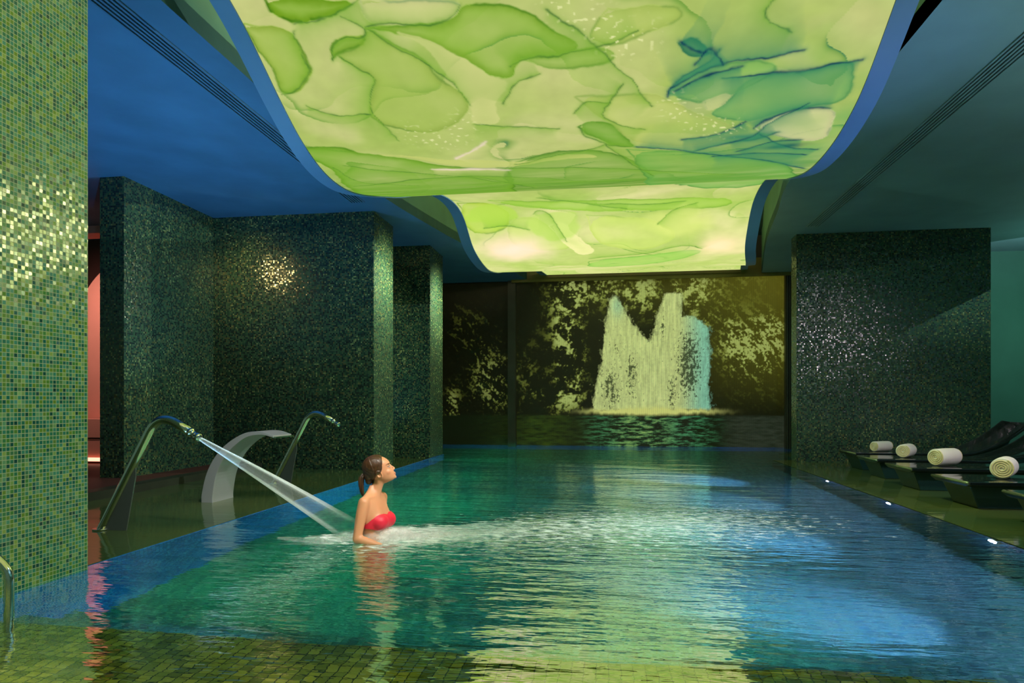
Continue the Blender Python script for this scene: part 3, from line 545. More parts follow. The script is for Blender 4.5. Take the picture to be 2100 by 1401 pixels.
# ------------------------------------------------------------------ waterfall mural
MX, MZ = np.meshgrid(np.linspace(-5.0, 3.84, 900), np.linspace(0.0, 3.8, 400))
def mural_cols(x, z):
    rp = lambda v: np.stack([np.interp(v, [0, .18, .38, .62, 1.0], [L3(*c)[k] for c in ((8,8,2),(24,26,6),(56,60,18),(100,106,46),(160,170,100))]) for k in range(3)], -1)
    n1 = fbm(x*1.8, z*1.8, 3, 5, 0.6); n2 = fbm(x*5, z*5, 9, 4, 0.6); n3 = fbm((x+z*0.9)*6, (z-x*0.6)*2.6, 19, 4, 0.6); n4 = fbm(x*16, z*16, 29, 2, 0.6)
    rock = 0.5+0.9*n1+0.8*n2+0.35*n4; leaf = 0.45+1.0*n3+0.6*n4+0.5*n1
    lum = 0.035+0.05*np.clip(n2+n4, 0, 1)
    def A(cx, cz, rx, rz, a, tex, th=0.45, wd=0.5):
        nonlocal lum
        m = np.exp(-np.abs((x-cx)/rx)**2.4-np.abs((z-cz)/rz)**2.4)
        lum = lum + a*m*sstep(th, th+wd, tex+0.25*(m-0.5))
    A(-2.75, 1.5, .55, .85, .85, leaf, .42); A(-3.65, .95, .22, .5, .8, leaf, .3); A(-3.3, 2.8, .7, .7, .4, leaf, .55); A(-2.0, 1.3, .45, 1.1, .35, rock, .55)
    A(-.95, 3.0, .38, .95, .8, rock, .35); A(-.85, 1.9, .33, .75, .9, rock, .38); A(-1.0, 1.05, .7, .4, .6, rock, .42); A(-.35, 3.5, .8, .45, .75, rock, .38); A(-1.2, 2.2, .7, 1.6, .3, rock, .5)
    A(.75, 3.35, .42, .45, .9, rock, .30); A(1.8, 3.4, .5, .45, .8, rock, .36); A(2.3, 2.6, .6, .8, .35, rock, .5)
    A(2.6, 3.1, 1.5, .9, .30, leaf, .35); A(3.0, 2.25, .55, .6, 1.0, leaf, .25); A(3.6, 2.45, .35, .5, .95, leaf, .28); A(3.3, 1.75, .7, .4, .5, leaf, .45); A(3.2, 1.1, .8, .3, .22, leaf, .4)
    A(1.4, 3.7, 2.6, .3, .3, leaf, .3)
    c = rp(np.clip(lum, 0, 1))
    hz = sstep(0.8, 3.8, x)*0.5*sstep(0.5, 2.4, z)+0.25*sstep(2.6, 3.8, z)*sstep(-1.5, 1.5, x)
    c = mixc(c, L3(104, 100, 26), np.clip(hz, 0, 0.8))
    c = c + rp(np.clip(lum, 0, 1))*np.clip(hz, 0, 1)[..., None]*0.7
    poly = [(0.02,3.31),(0.15,3.44),(0.30,3.2),(0.41,3.0),(0.57,2.74),(0.9,2.35),(1.0,2.5),(1.1,3.04),(1.3,3.46),(1.62,3.46),(1.62,2.92),(1.86,2.94),(2.2,2.67),(2.24,2.04),(2.2,1.27),(2.26,0.84),(-0.35,0.81),(-0.29,1.39),(-0.14,1.95),(-0.09,2.62)]
    ins = 0
    for k, amp in enumerate((0.05, 0.12, 0.2, 0.28)):
        ins = ins + 0.25*inside(x+amp*fbm(x*7, z*4, 66+k, 4, 0.7), z+amp*0.5*fbm(x*8, z*8, 67+k, 4, 0.7), poly).astype(float)
    v = fbm(x*16, z*2.4, 81, 5, 0.62); sp = fbm(x*17, z*12, 82, 5, 0.75)
    fl = 0.88+0.45*v+0.12*n4
    dk = np.zeros_like(x)
    for cx, cz, rx, rz, a in ((0.05, 1.3, .30, .7, .8), (0.52, 1.6, .18, .7, .8), (.2, 2.2, .22, .5, .5), (1.78, 1.85, .32, .95, 1.0), (1.42, 1.2, .18, .6, .7), (1.2, 2.7, .14, .5, .55), (.25, 3.1, .12, .3, .5), (1.5, 2.2, .14, .6, .4)):
        dk = np.maximum(dk, a*np.exp(-(((x-cx)/rx)**2+((z-cz)/rz)**2)))
    hole = sstep(-0.02, 0.22, sp*0.9+v*0.5+0.75*(dk-0.62))
    fc = mixc(np.zeros(x.shape+(3,))+L3(196, 204, 138), L3(128, 194, 176), np.clip(sstep(1.5, 2.15, x)*0.9+0.5*np.exp(-((x-0.2)/0.15)**2-((z-3.2)/0.25)**2), 0, 1))
    fc = fc*np.clip(fl, 0.2, 1.3)[..., None]; fc = mixc(fc, L3(26, 38, 18), np.clip(hole, 0, 1)*0.9)
    c = c*(1-ins[..., None]) + fc*ins[..., None]
    sx = np.exp(-np.abs((x-0.95)/1.45)**5)
    c = mixc(c, L3(200, 200, 120), np.clip(np.exp(-((z-0.79-0.05*fbm(x*9, z*3, 5, 4))/(0.05+0.05*np.exp(-((x-.9)/.6)**2)))**2)*sx*1.2, 0, 1))
    low = 1-sstep(0.66, 0.73, z)
    rip = 0.15+1.5*fbm(x*3.2, z*17, 91, 5, 0.68)
    wl = np.zeros_like(c)+L3(14, 22, 6)
    wl = mixc(wl, L3(74, 150, 104), np.clip(np.exp(-np.abs((x-0.95)/1.4)**6)*rip*1.1, 0, 1))
    wl = mixc(wl, L3(150, 170, 84), np.clip(np.exp(-((x-0.75)/0.65)**4)*(rip-.15), 0, 0.8))
    wl = mixc(wl, L3(60, 66, 56), np.clip(sstep(2.3, 2.9, x)*(0.35+0.4*rip), 0, 0.7))
    wl = mixc(wl, L3(56, 74, 14), np.clip(np.exp(-((x+1.6)/1.0)**2)*(0.25+0.6*rip), 0, 0.7))
    c = c*(1-low[..., None]) + wl*low[..., None]
    c *= (0.65+0.35*sstep(-2.25, -1.7, x))[..., None]*0.9+0.1
    c *= 1-0.10*((np.floor(x/0.0226) % 2 == 0))[..., None]
    return np.clip(c, 0, 1)
t = NT('printed_waterfall')
at = t.n('ShaderNodeAttribute'); at.attribute_name = 'Col'
p = t.pbsdf(Base_Color=at.outputs['Color'], Roughness=0.55, Emission_Color=at.outputs['Color'], Emission_Strength=0.7)  # emission added so the print looks lit
M_mural = t.finish(p.outputs[0])
mural = grid_mesh('waterfall_mural', MX, MX*0+15.19, MZ, M_mural, mural_cols(MX, MZ))
tag(mural, 'wall sized green tinted picture of a waterfall in dark woods on the far wall', 'mural')

# ------------------------------------------------------------------ fountains
def tube_fountain(loc, label):
    r = tag(empty('arched_water_spout', loc), label, 'water spout', 'chrome tube spouts on the flooded deck')
    # profile in local x/z
    pts = [(-0.02, 0, -0.02), (0.0, 0, 0.0)]
    a = Vector((0, 0, 0)); b = Vector((0.42, 0, 0.78))
    for k in range(1, 9): p = a.lerp(b, k/9); pts.append(tuple(p))
    # bezier bend to nozzle
    P0, P1, P2, P3 = Vector((0.40, 0, 0.745)), Vector((0.475, 0, 0.885)), Vector((0.555, 0, 0.885)), Vector((0.66, 0, 0.825))
    for k in range(1, 15):
        s = k/14; p = (1-s)**3*P0+3*(1-s)**2*s*P1+3*(1-s)*s*s*P2+s**3*P3; pts.append(tuple(p))
    pts.append((0.76, 0, 0.765))
    mb = MB(); mb.tube(pts, 0.033, 20); mb.build('pipe', M_chrome, r)
    d = Vector((0.1, 0, -0.06)).normalized(); n0 = Vector((0.76, 0, 0.765))
    mb = MB(); mb.tube([n0-d*0.012, n0+d*0.01, n0+d*0.012, n0+d*0.05, n0+d*0.052, n0+d*0.085, n0+d*0.088, n0+d*0.10], [0.036, 0.036, 0.027, 0.027, 0.034, 0.034, 0.026, 0.018], 20); mb.build('nozzle', M_chrome, r)
    # fin plate under the inclined pipe
    mb = MB(); mb.prism([(0.02, 0.0), (0.22, 0.0), (0.30, 0.42), (0.30, 0.54)], -0.006, 0.006)
    for v in mb.bm.verts: v.co = Vector((v.co.x, v.co.z, v.co.y))
    mb.build('fin', M_steelfin, r)
    mb = MB(); mb.tube([(0.0, 0, 0.0), (0.0, 0, 0.012)], 0.06, 24); mb.build('base_flange', M_chrome, r)
    return r
M_steelfin = simple('grey_steel_plate', (0.16, 0.17, 0.17, 1), 0.35, 0.5)
F1 = (-3.92, 4.62, 0.004)
tube_fountain(F1, 'larger near chrome tube spout on the flooded deck spraying the bather')
tube_fountain((-4.03, 7.5, 0.004), 'smaller looking chrome tube spout without a jet, behind the blade spout')

# blade (swan neck) spout: box section curve, width along y
r = tag(empty('blade_water_spout', (-3.88, 6.02, 0.0)), 'wide curved brushed steel blade spout between the two tube spouts', 'water spout')
ctl = [(0.0, -0.02), (0.0, 0.08), (0.045, 0.30), (0.16, 0.50), (0.34, 0.645), (0.50, 0.68), (0.64, 0.655)]
th = [0.12, 0.118, 0.10, 0.075, 0.048, 0.03, 0.018]
def spline(ctl, n):
    s = np.arange(len(ctl)); q = np.linspace(0, len(ctl)-1, n)
    return [(float(hermite(t, s, [c[0] for c in ctl])), float(hermite(t, s, [c[1] for c in ctl]))) for t in q]
cp = spline(ctl, 40); tp = [float(hermite(q, np.arange(len(th)), th)) for q in np.linspace(0, len(th)-1, 40)]
rings = []
for i, (x, z) in enumerate(cp):
    a = Vector(cp[max(i-1, 0)]); b = Vector(cp[min(i+1, 39)]); d = (b-a).normalized(); nrm = Vector((-d.y, d.x))  # outward (upper-left)
    rings.append([(x, 0, z), (x, 0.37, z), (x+nrm.x*tp[i], 0.37, z+nrm.y*tp[i]), (x+nrm.x*tp[i], 0, z+nrm.y*tp[i])])
mb = MB(); mb.loft(rings, smooth=False); o = mb.build('blade', M_brushed, r, bevel=0.004)
mb = MB(); mb.box((0.625, 0.01, 0.648), (0.665, 0.36, 0.662)); mb.build('lip', M_chrome, r)

# ------------------------------------------------------------------ handrail
r = tag(empty('pool_handrail', (-2.78, 2.71, 0.0)), 'bent chrome handrail entering the water beside the near mosaic pillar', 'handrail')
pts = [(0, 0, -0.245), (0, 0, -0.15), (0, 0, 0.0), (0, 0, 0.17), (-0.008, 0, 0.205), (-0.03, 0, 0.235), (-0.07, 0, 0.268), (-0.14, 0, 0.325), (-0.25, 0, 0.415), (-0.31, 0, 0.465)]
mb = MB(); mb.tube(pts, 0.0215, 20); mb.build('rail', M_chrome, r)
mb = MB(); mb.tube([(-0.322, 0, 0.475), (-0.305, 0, 0.461)], 0.04, 20); mb.build('wall_flange', M_chrome, r)

# ------------------------------------------------------------------ loungers
def make_lounger():
    r = empty('pool_lounger', (0, 0, 0))
    W = 0.36
    top = [(0, .262), (0.25, .262), (1.0, .262), (1.25, .258), (1.5, .275), (1.75, .35), (1.95, .45), (2.12, .57), (2.3, .72)]
    sp = spline(top, 60)
    rings = []
    for i, (x, z) in enumerate(sp):
        th = 0.055 if x > 0.05 else 0.05
        a = Vector(sp[max(i-1, 0)]); b = Vector(sp[min(i+1, 59)]); d = (b-a).normalized(); n = Vector((-d.y, d.x))
        dip = 0.012*min(1, max(0, (x-0.4)/0.4))
        ring = []
        for y, dn in ((-W, -th*0.6), (-W, 0), (-W+0.05, 0.004), (-W*0.4, -dip), (W*0.4, -dip), (W-0.05, 0.004), (W, 0), (W, -th*0.6), (W*0.8, -th), (-W*0.8, -th)):
            ring.append((x+n.x*dn, y, z+n.y*dn))
        rings.append(ring)
    mb = MB(); mb.loft(rings, smooth=False)
    mb.build('seat_shell', M_black, r, bevel=0.006)
    mb = MB()
    rr = []
    for z, x0, x1, w in ((-0.0, 0.14, 1.45, 0.23), (0.10, 0.10, 1.5, 0.245), (0.215, 0.05, 1.56, 0.27)):
        rr.append([(x0, -w, z), (x1, -w, z), (x1, w, z), (x0, w, z)])
    mb.loft(rr, smooth=False); mb.build('base', M_navy, r, bevel=0.008)
    mb = MB(); mb.prism([(1.35, 0.20), (1.62, 0.235), (1.9, 0.37), (2.16, 0.56), (2.08, 0.36), (1.86, 0.18), (1.5, 0.05), (1.3, 0.02)], -0.2, 0.2)
    for v in mb.bm.verts: v.co = Vector((v.co.x, v.co.z, v.co.y))
    mb.build('back_support', M_navy, r, bevel=0.01)
    mb = MB(); mb.tube([(0.0, -W+0.01, .250), (0.0, W-0.01, .250)], 0.013, 12); mb.build('edge_trim', M_chromedark, r)
    return r
M_chromedark = simple('glossy_edge', (0.20, 0.24, 0.12, 1), 0.15, 0.5)
lab = ['black glossy lounger nearest the camera, cut off at the right picture edge',
       'black glossy lounger second from the camera with a fat upright-coiled towel',
       'black glossy lounger in the middle of the row of five',
       'black glossy lounger fourth from the camera with narrow-looking towel',
       'farthest black glossy lounger, backrest raised against the mosaic wall']
base = make_lounger()
LP = [(3.28, 5.72), (3.28, 6.95), (3.34, 8.24), (3.42, 9.40), (3.55, 10.52)]
for i, (x, y) in enumerate(LP):
    o = base if i == 0 else copy_tree(base)
    o.location = (x, y, 0.003); tag(o, lab[i], 'lounger', 'row of black loungers on the flooded deck')

# rolled towels: spiral section, extruded
def make_towel(R, Ln):
    r = empty('rolled_towel', (0, 0, 0))
    mb = MB()
    mb.tube([(0, -Ln/2+0.004, 0), (0, -Ln/2+0.012, 0), (0, -Ln/4, 0), (0, 0, 0), (0, Ln/4, 0), (0, Ln/2-0.012, 0), (0, Ln/2-0.004, 0)], [R*0.93, R*0.985, R, R*1.01, R, R*0.985, R*0.93], 40)
    mb.build('towel_roll', M_towel, r)
    # visible coil on each end: raised spiral ribbon
    for s in (-1, 1):
        mb = MB(); pts = []; n = 150; turns = 4.2
        for k in range(n):
            a = k/n*turns*2*PI; rad = R*0.10 + (R*0.84)*k/n
            pts.append((rad*math.cos(a), s*(Ln/2), rad*math.sin(a)*0.98))
        mb.tube(pts, R*0.068, 8); mb.build('coil_end', M_coil, r)
    return r
M_coil = simple('coiled_terry', rgb(214,196,150), 0.95, bump=1.0, bscale=160, var=0.1)
TW = [(4.05, 10.58, 0.075, 0.33, -57, 'small white towel rolled on the farthest lounger, seen mostly side-on'),
      (3.95, 9.5, 0.088, 0.34, -36, 'white towel rolled on the fourth lounger from the camera'),
      (3.88, 8.33, 0.098, 0.36, -56, 'long white towel rolled on the middle lounger, pinkish lit side'),
      (3.82, 7.05, 0.100, 0.34, -35, 'largest white rolled towel, coil facing the camera, nearest of the four')]
for x, y, R, Ln, rz, lb in TW:
    o = make_towel(R, Ln); o.location = (x, y, 0.265+R); o.rotation_euler = (0, 0, math.radians(rz))
    tag(o, lb, 'towel', 'rolled towels on the loungers')

# ------------------------------------------------------------------ underwater lamps on the right pool side
first = None
for i, (y, lb) in enumerate(((5.25, 'largest white glinting underwater lamp, nearest the camera at the right pool edge'), (7.05, 'middle one of three glinting underwater lamps at the right pool edge'), (8.9, 'smallest, farthest underwater lamp at the right pool edge near the mosaic wall'))):
    if first is None:
        r = empty('underwater_lamp'); first = r
        mb = MB(); mb.tube([(0, 0, 0), (-0.012, 0, 0)], [0.055, 0.052], 24); mb.build('lens', M_lens, r)
        mb = MB(); mb.tube([(0.012, 0, 0), (-0.008, 0, 0), (-0.010, 0, 0)], [0.068, 0.068, 0.056], 24); mb.build('lamp_ring', M_chrome, r)
    else: r = copy_tree(first)
    r.location = (2.775, y, -0.07); tag(r, lb, 'pool lamp', 'underwater lamps along the right pool side')

# ------------------------------------------------------------------ lights
def spot(loc, d, col, e, ang, blend=0.8, size=0.03):
    l = bpy.data.lights.new('spot', 'SPOT'); l.energy = e; l.color = col; l.spot_size = math.radians(ang); l.spot_blend = blend; l.shadow_soft_size = size
    o = bpy.data.objects.new('spot_light', l); C.objects.link(o); o.location = loc
    o.rotation_euler = Vector(d).to_track_quat('-Z', 'Y').to_euler(); return o
def point(loc, col, e, size=0.05):
    l = bpy.data.lights.new('point', 'POINT'); l.energy = e; l.color = col; l.shadow_soft_size = size
    o = bpy.data.objects.new('point_light', l); C.objects.link(o); o.location = loc; return o
def area(loc, d, col, e, sx, sy):
    l = bpy.data.lights.new('area', 'AREA'); l.energy = e; l.color = col; l.shape = 'RECTANGLE'; l.size = sx; l.size_y = sy
    o = bpy.data.objects.new('area_light', l); C.objects.link(o); o.location = loc
    o.rotation_euler = Vector(d).to_track_quat('-Z', 'Y').to_euler(); return o
for y in (1.9, 3.45, 5.25, 7.05, 8.9):
    spot((2.70, y, -0.16), (-1, 0.75, -0.62), (0.40, 0.46, 1.0), 1700, 38, 1.0)
    point((2.45, y, -0.12), (0.40, 0.34, 1.0), 34, 0.0)
for y in (1.5, 4.0, 6.5, 9.0, 11.5, 13.8):
    point((-2.3, y+0.9, -0.5), (0.03, 1.0, 0.40), 64 if y < 7 else 20, 0.0)
    point((0.5, y, -0.45), (0.02, 0.72, 0.48), 30 if y < 7 else 15, 0.0)
for y in (3, 5, 7, 9, 11):
    spot((-1.2, y, -0.25), (-1, 0, 0.0), (0.10, 0.45, 0.9), 110 if y < 4 else 45, 70, 1.0, 0.0)
for x in (-2, 0.5, 3):
    spot((x, 13.6, -0.2), (0, 1, 0.0), (0.2, 0.5, 1.0), 20, 90, 1.0, 0.0)
# added unseen spots give the soffits blue and teal uplight
for y in (3.5, 5.6, 7.4):
    spot((-4.6, y, 0.35), (0, 0, 1), (0.14, 0.42, 0.75), 240, 125, 1.0, 0.0)
for y in (2.5, 5.5, 8.5):
    spot((5.2, y, 0.3), (0.1, 0, 1), (0.70, 0.90, 0.95), 1900, 130, 1.0, 0.0)
spot((-4.0, 10.8, 0.3), (0, 0, 1), (0.10, 0.5, 1.0), 20, 140, 1.0, 0.0)
# niche
spot((-7.4, 7.9, 3.2), (-0.3, 1.0, -0.75), (1.0, 0.80, 0.72), 200, 100, 1.0, 0.05)
# warm ceiling lamp behind the camera, glinting in the mosaic
spot((-2.2, 4.6, 2.95), (-1.55, 1.4, -2.6), (0.92, 0.86, 1.0), 160, 40, 1.0, 0.0)  # added lilac spot that brightens the blade spout
area((0.2, -1.2, 4.45), (0, 1, -0.25), (1.0, 0.84, 0.40), 260, 4.6, 0.35)
# added unseen fill and glint lights for columns, walls, deck, pillar and rails
for x, y in ((-2.55, 9.7), (-2.4, 11.8)): spot((x, y, 3.0), (-1, 0.1, -0.35), (0.90, 1.0, 0.62), 210, 120, 1.0, 0.0)
for y in (5.0, 8.0): spot((1.95, y, 3.55), (-1, 0.25, -0.38), (0.78, 0.95, 0.88), 900, 80, 1.0, 0.0)
spot((-1.0, 8.1, 2.95), (1, 0.5, -0.25), (0.55, 1.0, 0.75), 260, 80, 1.0, 0.0)
spot((-5.45, 8.25, 3.15), (0.15, 1.0, -0.45), (1.0, 0.74, 0.26), 34, 110, 1.0, 0.0)  # unseen gold spot added for glints on the pier
point((7.3, 11.6, 2.4), (0.45, 0.95, 0.75), 34, 0.0)
for x in (-2.5, -1.1, 0.4, 1.9): point((x, 1.9, -0.06), (1.0, 0.88, 0.18), 13, 0.0)
spot((0.6, 4.6, 3.0), (0, 0.35, -1), (0.92, 1.0, 0.95), 330, 85, 1.0, 0.0)
spot((0.3, 6.7, 2.9), (-1, -1.0, -0.28), (0.95, 1.0, 0.40), 110, 60, 1.0, 0.0)  # added spot for the yellow sheen on the near pillar
spot((2.6, 4.6, 0.05), (-0.25, 0.35, 1), (0.28, 0.42, 1.0), 260, 50, 1.0, 0.0)
spot((-2.9, 4.0, 0.05), (0.1, 0.5, 1), (0.25, 0.55, 1.0), 130, 60, 1.0, 0.0)
spot((1.7, 3.4, 3.9), (-1, 0.0, -0.55), (0.85, 1.0, 0.8), 330, 90, 1.0, 0.0)
spot((1.6, 6.0, 3.1), (1, 0.2, -1.1), (0.8, 1.0, 0.5), 260, 110, 1.0, 0.0)
for y in (3.0, 10.5): point((-2.85, y, 4.2), (0.4, 0.9, 0.55), 12, 0.05)
point((2.1, 8.5, 4.2), (0.4, 0.8, 0.6), 12, 0.05)
# key on the bather
spot((0.6, 3.6, 3.05), (-2.3, 1.15, -2.7), (1.0, 0.82, 0.80), 420, 24, 1.0, 0.0)
spot((-0.9, 2.6, 3.6), (-1.5, 2.0, -3.2), (0.95, 1.0, 1.0), 420, 36, 1.0, 0.0)
# pinkish spot aimed at the towels
spot((5.5, 4.5, 3.75), (-1.6, 4.2, -3.5), (1.0, 0.80, 0.88), 420, 70, 1.0, 0.0)

# ------------------------------------------------------------------ the bather
def build_woman():
    root = tag(empty('person', (0, 0, 0)), 'woman in a red strapless bikini top standing chest deep, face tilted up, hair tied back', 'person')
    d0 = 4.86; tt = (765-1050)/1350.0; aa = math.atan(198/1350)
    O = Vector((d0*(tt*math.cos(aa)-math.sin(aa)), d0*(tt*math.sin(aa)+math.cos(aa)), 0))
    vd = O.normalized(); Xv = Vector((vd.y, -vd.x, 0))   # Xv: to the right of the view line, vd: away
    def W(x, y, z): return O + Xv*x + vd*y + Vector((0, 0, z))
    fa = math.radians(27); F = Vector((math.cos(fa), -math.sin(fa), 0)); S = Vector((-math.sin(fa), -math.cos(fa), 0))  # local
    def ring(c, w, d, n=28, p=2.3):
        out = []
        for k in range(n):
            a = 2*PI*k/n; ca, sa = math.cos(a), math.sin(a)
            u = math.copysign(abs(ca)**(2/p), ca)*w; v = math.copysign(abs(sa)**(2/p), sa)*d
            out.append(Vector(c)+S*u+F*v)
        return out
    mb = MB()
    # torso sections: z, forward offset, side, depth
    T = [(-0.46, -0.01, .10, .09), (-0.42, -0.01, .165, .105), (-0.30, -0.012, .168, .108), (-0.18, 0.0, .135, .088), (-0.08, 0.005, .118, .078), (0.02, 0.005, .125, .082),
         (0.10, 0.0, .138, .090), (0.17, -0.005, .146, .088), (0.23, -0.010, .146, .078), (0.275, -0.014, .142, .066), (0.305, -0.014, .120, .054), (0.330, -0.012, .085, .046), (0.352, -0.006, .050, .042)]
    C0 = Vector((0.014, 0, 0))
    mb.loft([ring(C0+F*o+Vector((0, 0, z)), w_, d_) for z, o, w_, d_ in T])
    def tube(pts, r, seg=18): mb.tube(pts, r, seg)
    # neck
    nb = C0+F*(-0.004)
    tube([nb+Vector((-0.004, 0, .29)), nb+Vector((.004, 0, .33)), nb+Vector((.016, 0, .37)), nb+Vector((.030, 0, .41)), nb+Vector((.036, 0, .45))], [.056, .047, .0425, .042, .043])
    # collar bones, shoulder line
    for s in (1, -1):
        mb.ell(C0+S*(s*0.147)+Vector((0, 0, .280))+F*-0.014, (.042, .042, .040))
        tube([C0+F*0.036+S*(s*0.012)+Vector((0, 0, .312)), C0+F*0.030+S*(s*.07)+Vector((0, 0, .315)), C0+S*(s*.145)+F*0.0+Vector((0, 0, .308))], [.0075, .008, .011], 10)
        tube([C0+S*(s*.018)+F*-.012+Vector((0, 0, .385)), C0+S*(s*.040)+F*-.014+Vector((0, 0, .345)), C0+S*(s*.078)+F*-.015+Vector((0, 0, .318)), C0+S*(s*.135)+F*-.014+Vector((0, 0, .292))], [.020, .026, .027, .030], 14)
        # breast
        mb.ell(C0+S*(s*0.068)+F*0.066+Vector((0, 0, .128)), (.060, .060, .056), seg=24, ring=16)
        mb.ell(C0+S*(s*0.064)+F*0.040+Vector((0, 0, .170)), (.046, .040, .066), seg=24, ring=16)
        # hips, thighs, lower legs
        hp = C0+S*(s*.088)+Vector((0, 0, -.42))
        tube([hp+Vector((0, 0, .08)), hp, hp+Vector((0, 0, -.18)), hp+Vector((0, 0, -.34)), hp+Vector((-.01, 0, -.50)), hp+Vector((-.01, 0, -.62)), hp+Vector((-.01, 0, -.68))], [.08, .088, .074, .055, .054, .040, .036])
        mb.ell(hp+Vector((0, 0, -.675))+F*.05, (.10, .045, .035), Matrix.Rotation(-fa, 3, 'Z'))
    # near arm: shoulder, elbow, wrist
    sh = C0+S*.147+F*-.014+Vector((0, 0, .283))
    el = Vector((-.112, -.168, .028)); wr = Vector((.062, -.235, -.018))
    arm = [(sh, el)]
    tube([sh+Vector((.006, 0, .012)), sh+Vector((-.004, -.004, -.03)), sh.lerp(el, .3), sh.lerp(el, .6), sh.lerp(el, .86), el], [.036, .0425, .0415, .038, .034, .033])
    mb.ell(el, (.034, .034, .034))
    tube([el, el.lerp(wr, .2), el.lerp(wr, .5), el.lerp(wr, .8), wr], [.033, .034, .030, .023, .020])
    def hand(wr, dr, side, up=Vector((0, 0, 1))):
        dr = dr.normalized(); sd = dr.cross(up).normalized()*side
        pc = wr+dr*.048
        R = Matrix((dr, sd, dr.cross(sd))).transposed()
        mb.ell(pc, (.050, .037, .014), R)
        for k, (off, ln, r) in enumerate(((-.027, .058, .0075), (-.010, .072, .008), (.009, .076, .0082), (.027, .068, .008))):
            b = pc+dr*.030+sd*off*.95
            e1 = b+dr*ln*.45+sd*off*.15; e2 = e1+dr*ln*.3+Vector((0, 0, -.010)); e3 = e2+dr*ln*.22+Vector((0, 0, -.014))
            mb.tube([b-dr*.02, b, e1, e2, e3], [r*1.1, r*1.1, r, r*.92, r*.75], 10)
        b = pc-dr*.022+sd*.028
        mb.tube([b, b+dr*.024+sd*.022, b+dr*.050+sd*.032, b+dr*.068+sd*.032], [.012, .011, .009, .007], 10)
    hand(wr, Vector((1, -.25, -.08)), -1)
    sh2 = C0-S*.147+F*-.014+Vector((0, 0, .283)); el2 = Vector((.05, .19, .03)); wr2 = Vector((.23, .16, -.06))
    tube([sh2+Vector((.006, 0, .012)), sh2+Vector((-.004, .004, -.03)), sh2.lerp(el2, .3), sh2.lerp(el2, .6), sh2.lerp(el2, .86), el2], [.036, .0425, .0405, .037, .034, .033])
    mb.ell(el2, (.034, .034, .034)); tube([el2, el2.lerp(wr2, .2), el2.lerp(wr2, .5), wr2], [.033, .034, .029, .020]); hand(wr2, Vector((1, -.1, -.15)), 1)
    # ---- head (tilted back); h(f, side, v)
    ta = math.radians(22); U = Vector((-math.sin(ta), 0, math.cos(ta))); Fh = Vector((math.cos(ta), 0, math.sin(ta))); Sh = Vector((0, -1, 0))
    OH = Fh*.225 + U*.341 + Vector((0, 0.0, 0))
    def H(f, s, v): return OH+Fh*f+Sh*s+U*v
    prof = [(-.002, .070, .020, .020), (.006, .090, .004, .034), (.014, .098, -.012, .041), (.026, .098, -.028, .048), (.040, .100, -.046, .053), (.055, .099, -.060, .058), (.070, .096, -.072, .0625), (.085, .092, -.082, .066), (.100, .088, -.090, .069), (.112, .090, -.094, .071),
            (.126, .094, -.097, .0725), (.142, .092, -.099, .073), (.160, .084, -.097, .071), (.178, .071, -.090, .065), (.194, .052, -.076, .055), (.207, .028, -.056, .040), (.215, .004, -.034, .022), (.218, -.010, -.022, .008)]
    rings = []
    for v, ff, bb, w_ in prof:
        cf = (ff+bb)/2 if v > .09 else bb+(ff-bb)*.5; r = []
        for k in range(40):
            a = 2*PI*k/40; ca, sa = math.cos(a), math.sin(a)
            L = (ff-cf) if ca > 0 else (cf-bb)
            ww = w_*(1-.10*max(0, ca)**2*(1 if v < .13 else .4))
            pf = 2.15
            r.append(H(cf+math.copysign(abs(ca)**(2/pf), ca)*L, math.copysign(abs(sa)**(2/pf), sa)*ww, v))
        rings.append(r)
    mb.loft(rings)
    RH = Matrix((Fh, Sh, U)).transposed()
    # nose
    mb.tube([H(.086, 0, .116), H(.093, 0, .100), H(.102, 0, .085), H(.108, 0, .074), H(.106, 0, .068)], [.006, .0068, .0075, .0085, .007], 12)
    for s in (1, -1):
        mb.ell(H(.0985, s*.0105, .068), (.010, .0070, .0068), RH)
        mb.ell(H(.086, s*.033, .127), (.010, .020, .0055), RH)      # brow ridge
        mb.ell(H(.050, s*.036, .070), (.030, .023, .026), RH)       # cheek
        mb.ell(H(.0785, s*.031, .1045), (.0095, .0140, .0088), RH)  # eye and lids
        # ear: rim, lobe, bowl
        ex = s*.067
        pts = [H(-.006+.017*math.cos(a)*1.0-.004*math.sin(a), ex+s*(.008+.004*abs(math.sin(a))), .078+.027*math.sin(a)) for a in np.linspace(-1.2, 3.9, 16)]
        mb.tube(pts, [.0052]*16, 8)
        mb.ell(H(-.006, ex+s*.002, .078), (.015, .006, .024), RH)
        mb.ell(H(.002, ex+s*.005, .052), (.009, .005, .009), RH)
    mb.ell(H(.0995, 0, .0425), (.0080, .021, .0048), RH); mb.ell(H(.0975, 0, .0325), (.0080, .018, .0052), RH)
    mb.ell(H(.090, 0, .012), (.012, .018, .012), RH)
    # jaw underside joining the neck
    mb.tube([H(.03, 0, .02), H(.0, 0, .035), H(-.03, 0, .05)], [.030, .036, .04], 14)
    me = mb.mesh('body_src'); src = bpy.data.objects.new('body_src', me); C.objects.link(src)
    rm = src.modifiers.new('r', 'REMESH'); rm.mode = 'VOXEL'; rm.voxel_size = 0.0032; rm.use_smooth_shade = True
    sm = src.modifiers.new('s', 'SMOOTH'); sm.factor = 0.5; sm.iterations = 5
    dg = bpy.context.evaluated_depsgraph_get(); me2 = bpy.data.meshes.new_from_object(src.evaluated_get(dg), depsgraph=dg)
    bpy.data.objects.remove(src); n = len(me2.vertices)
    co = np.empty(n*3, np.float32); me2.vertices.foreach_get('co', co); co = co.reshape(-1, 3).astype(float)
    no = np.empty(n*3, np.float32); me2.vertices.foreach_get('normal', no); no = no.reshape(-1, 3)
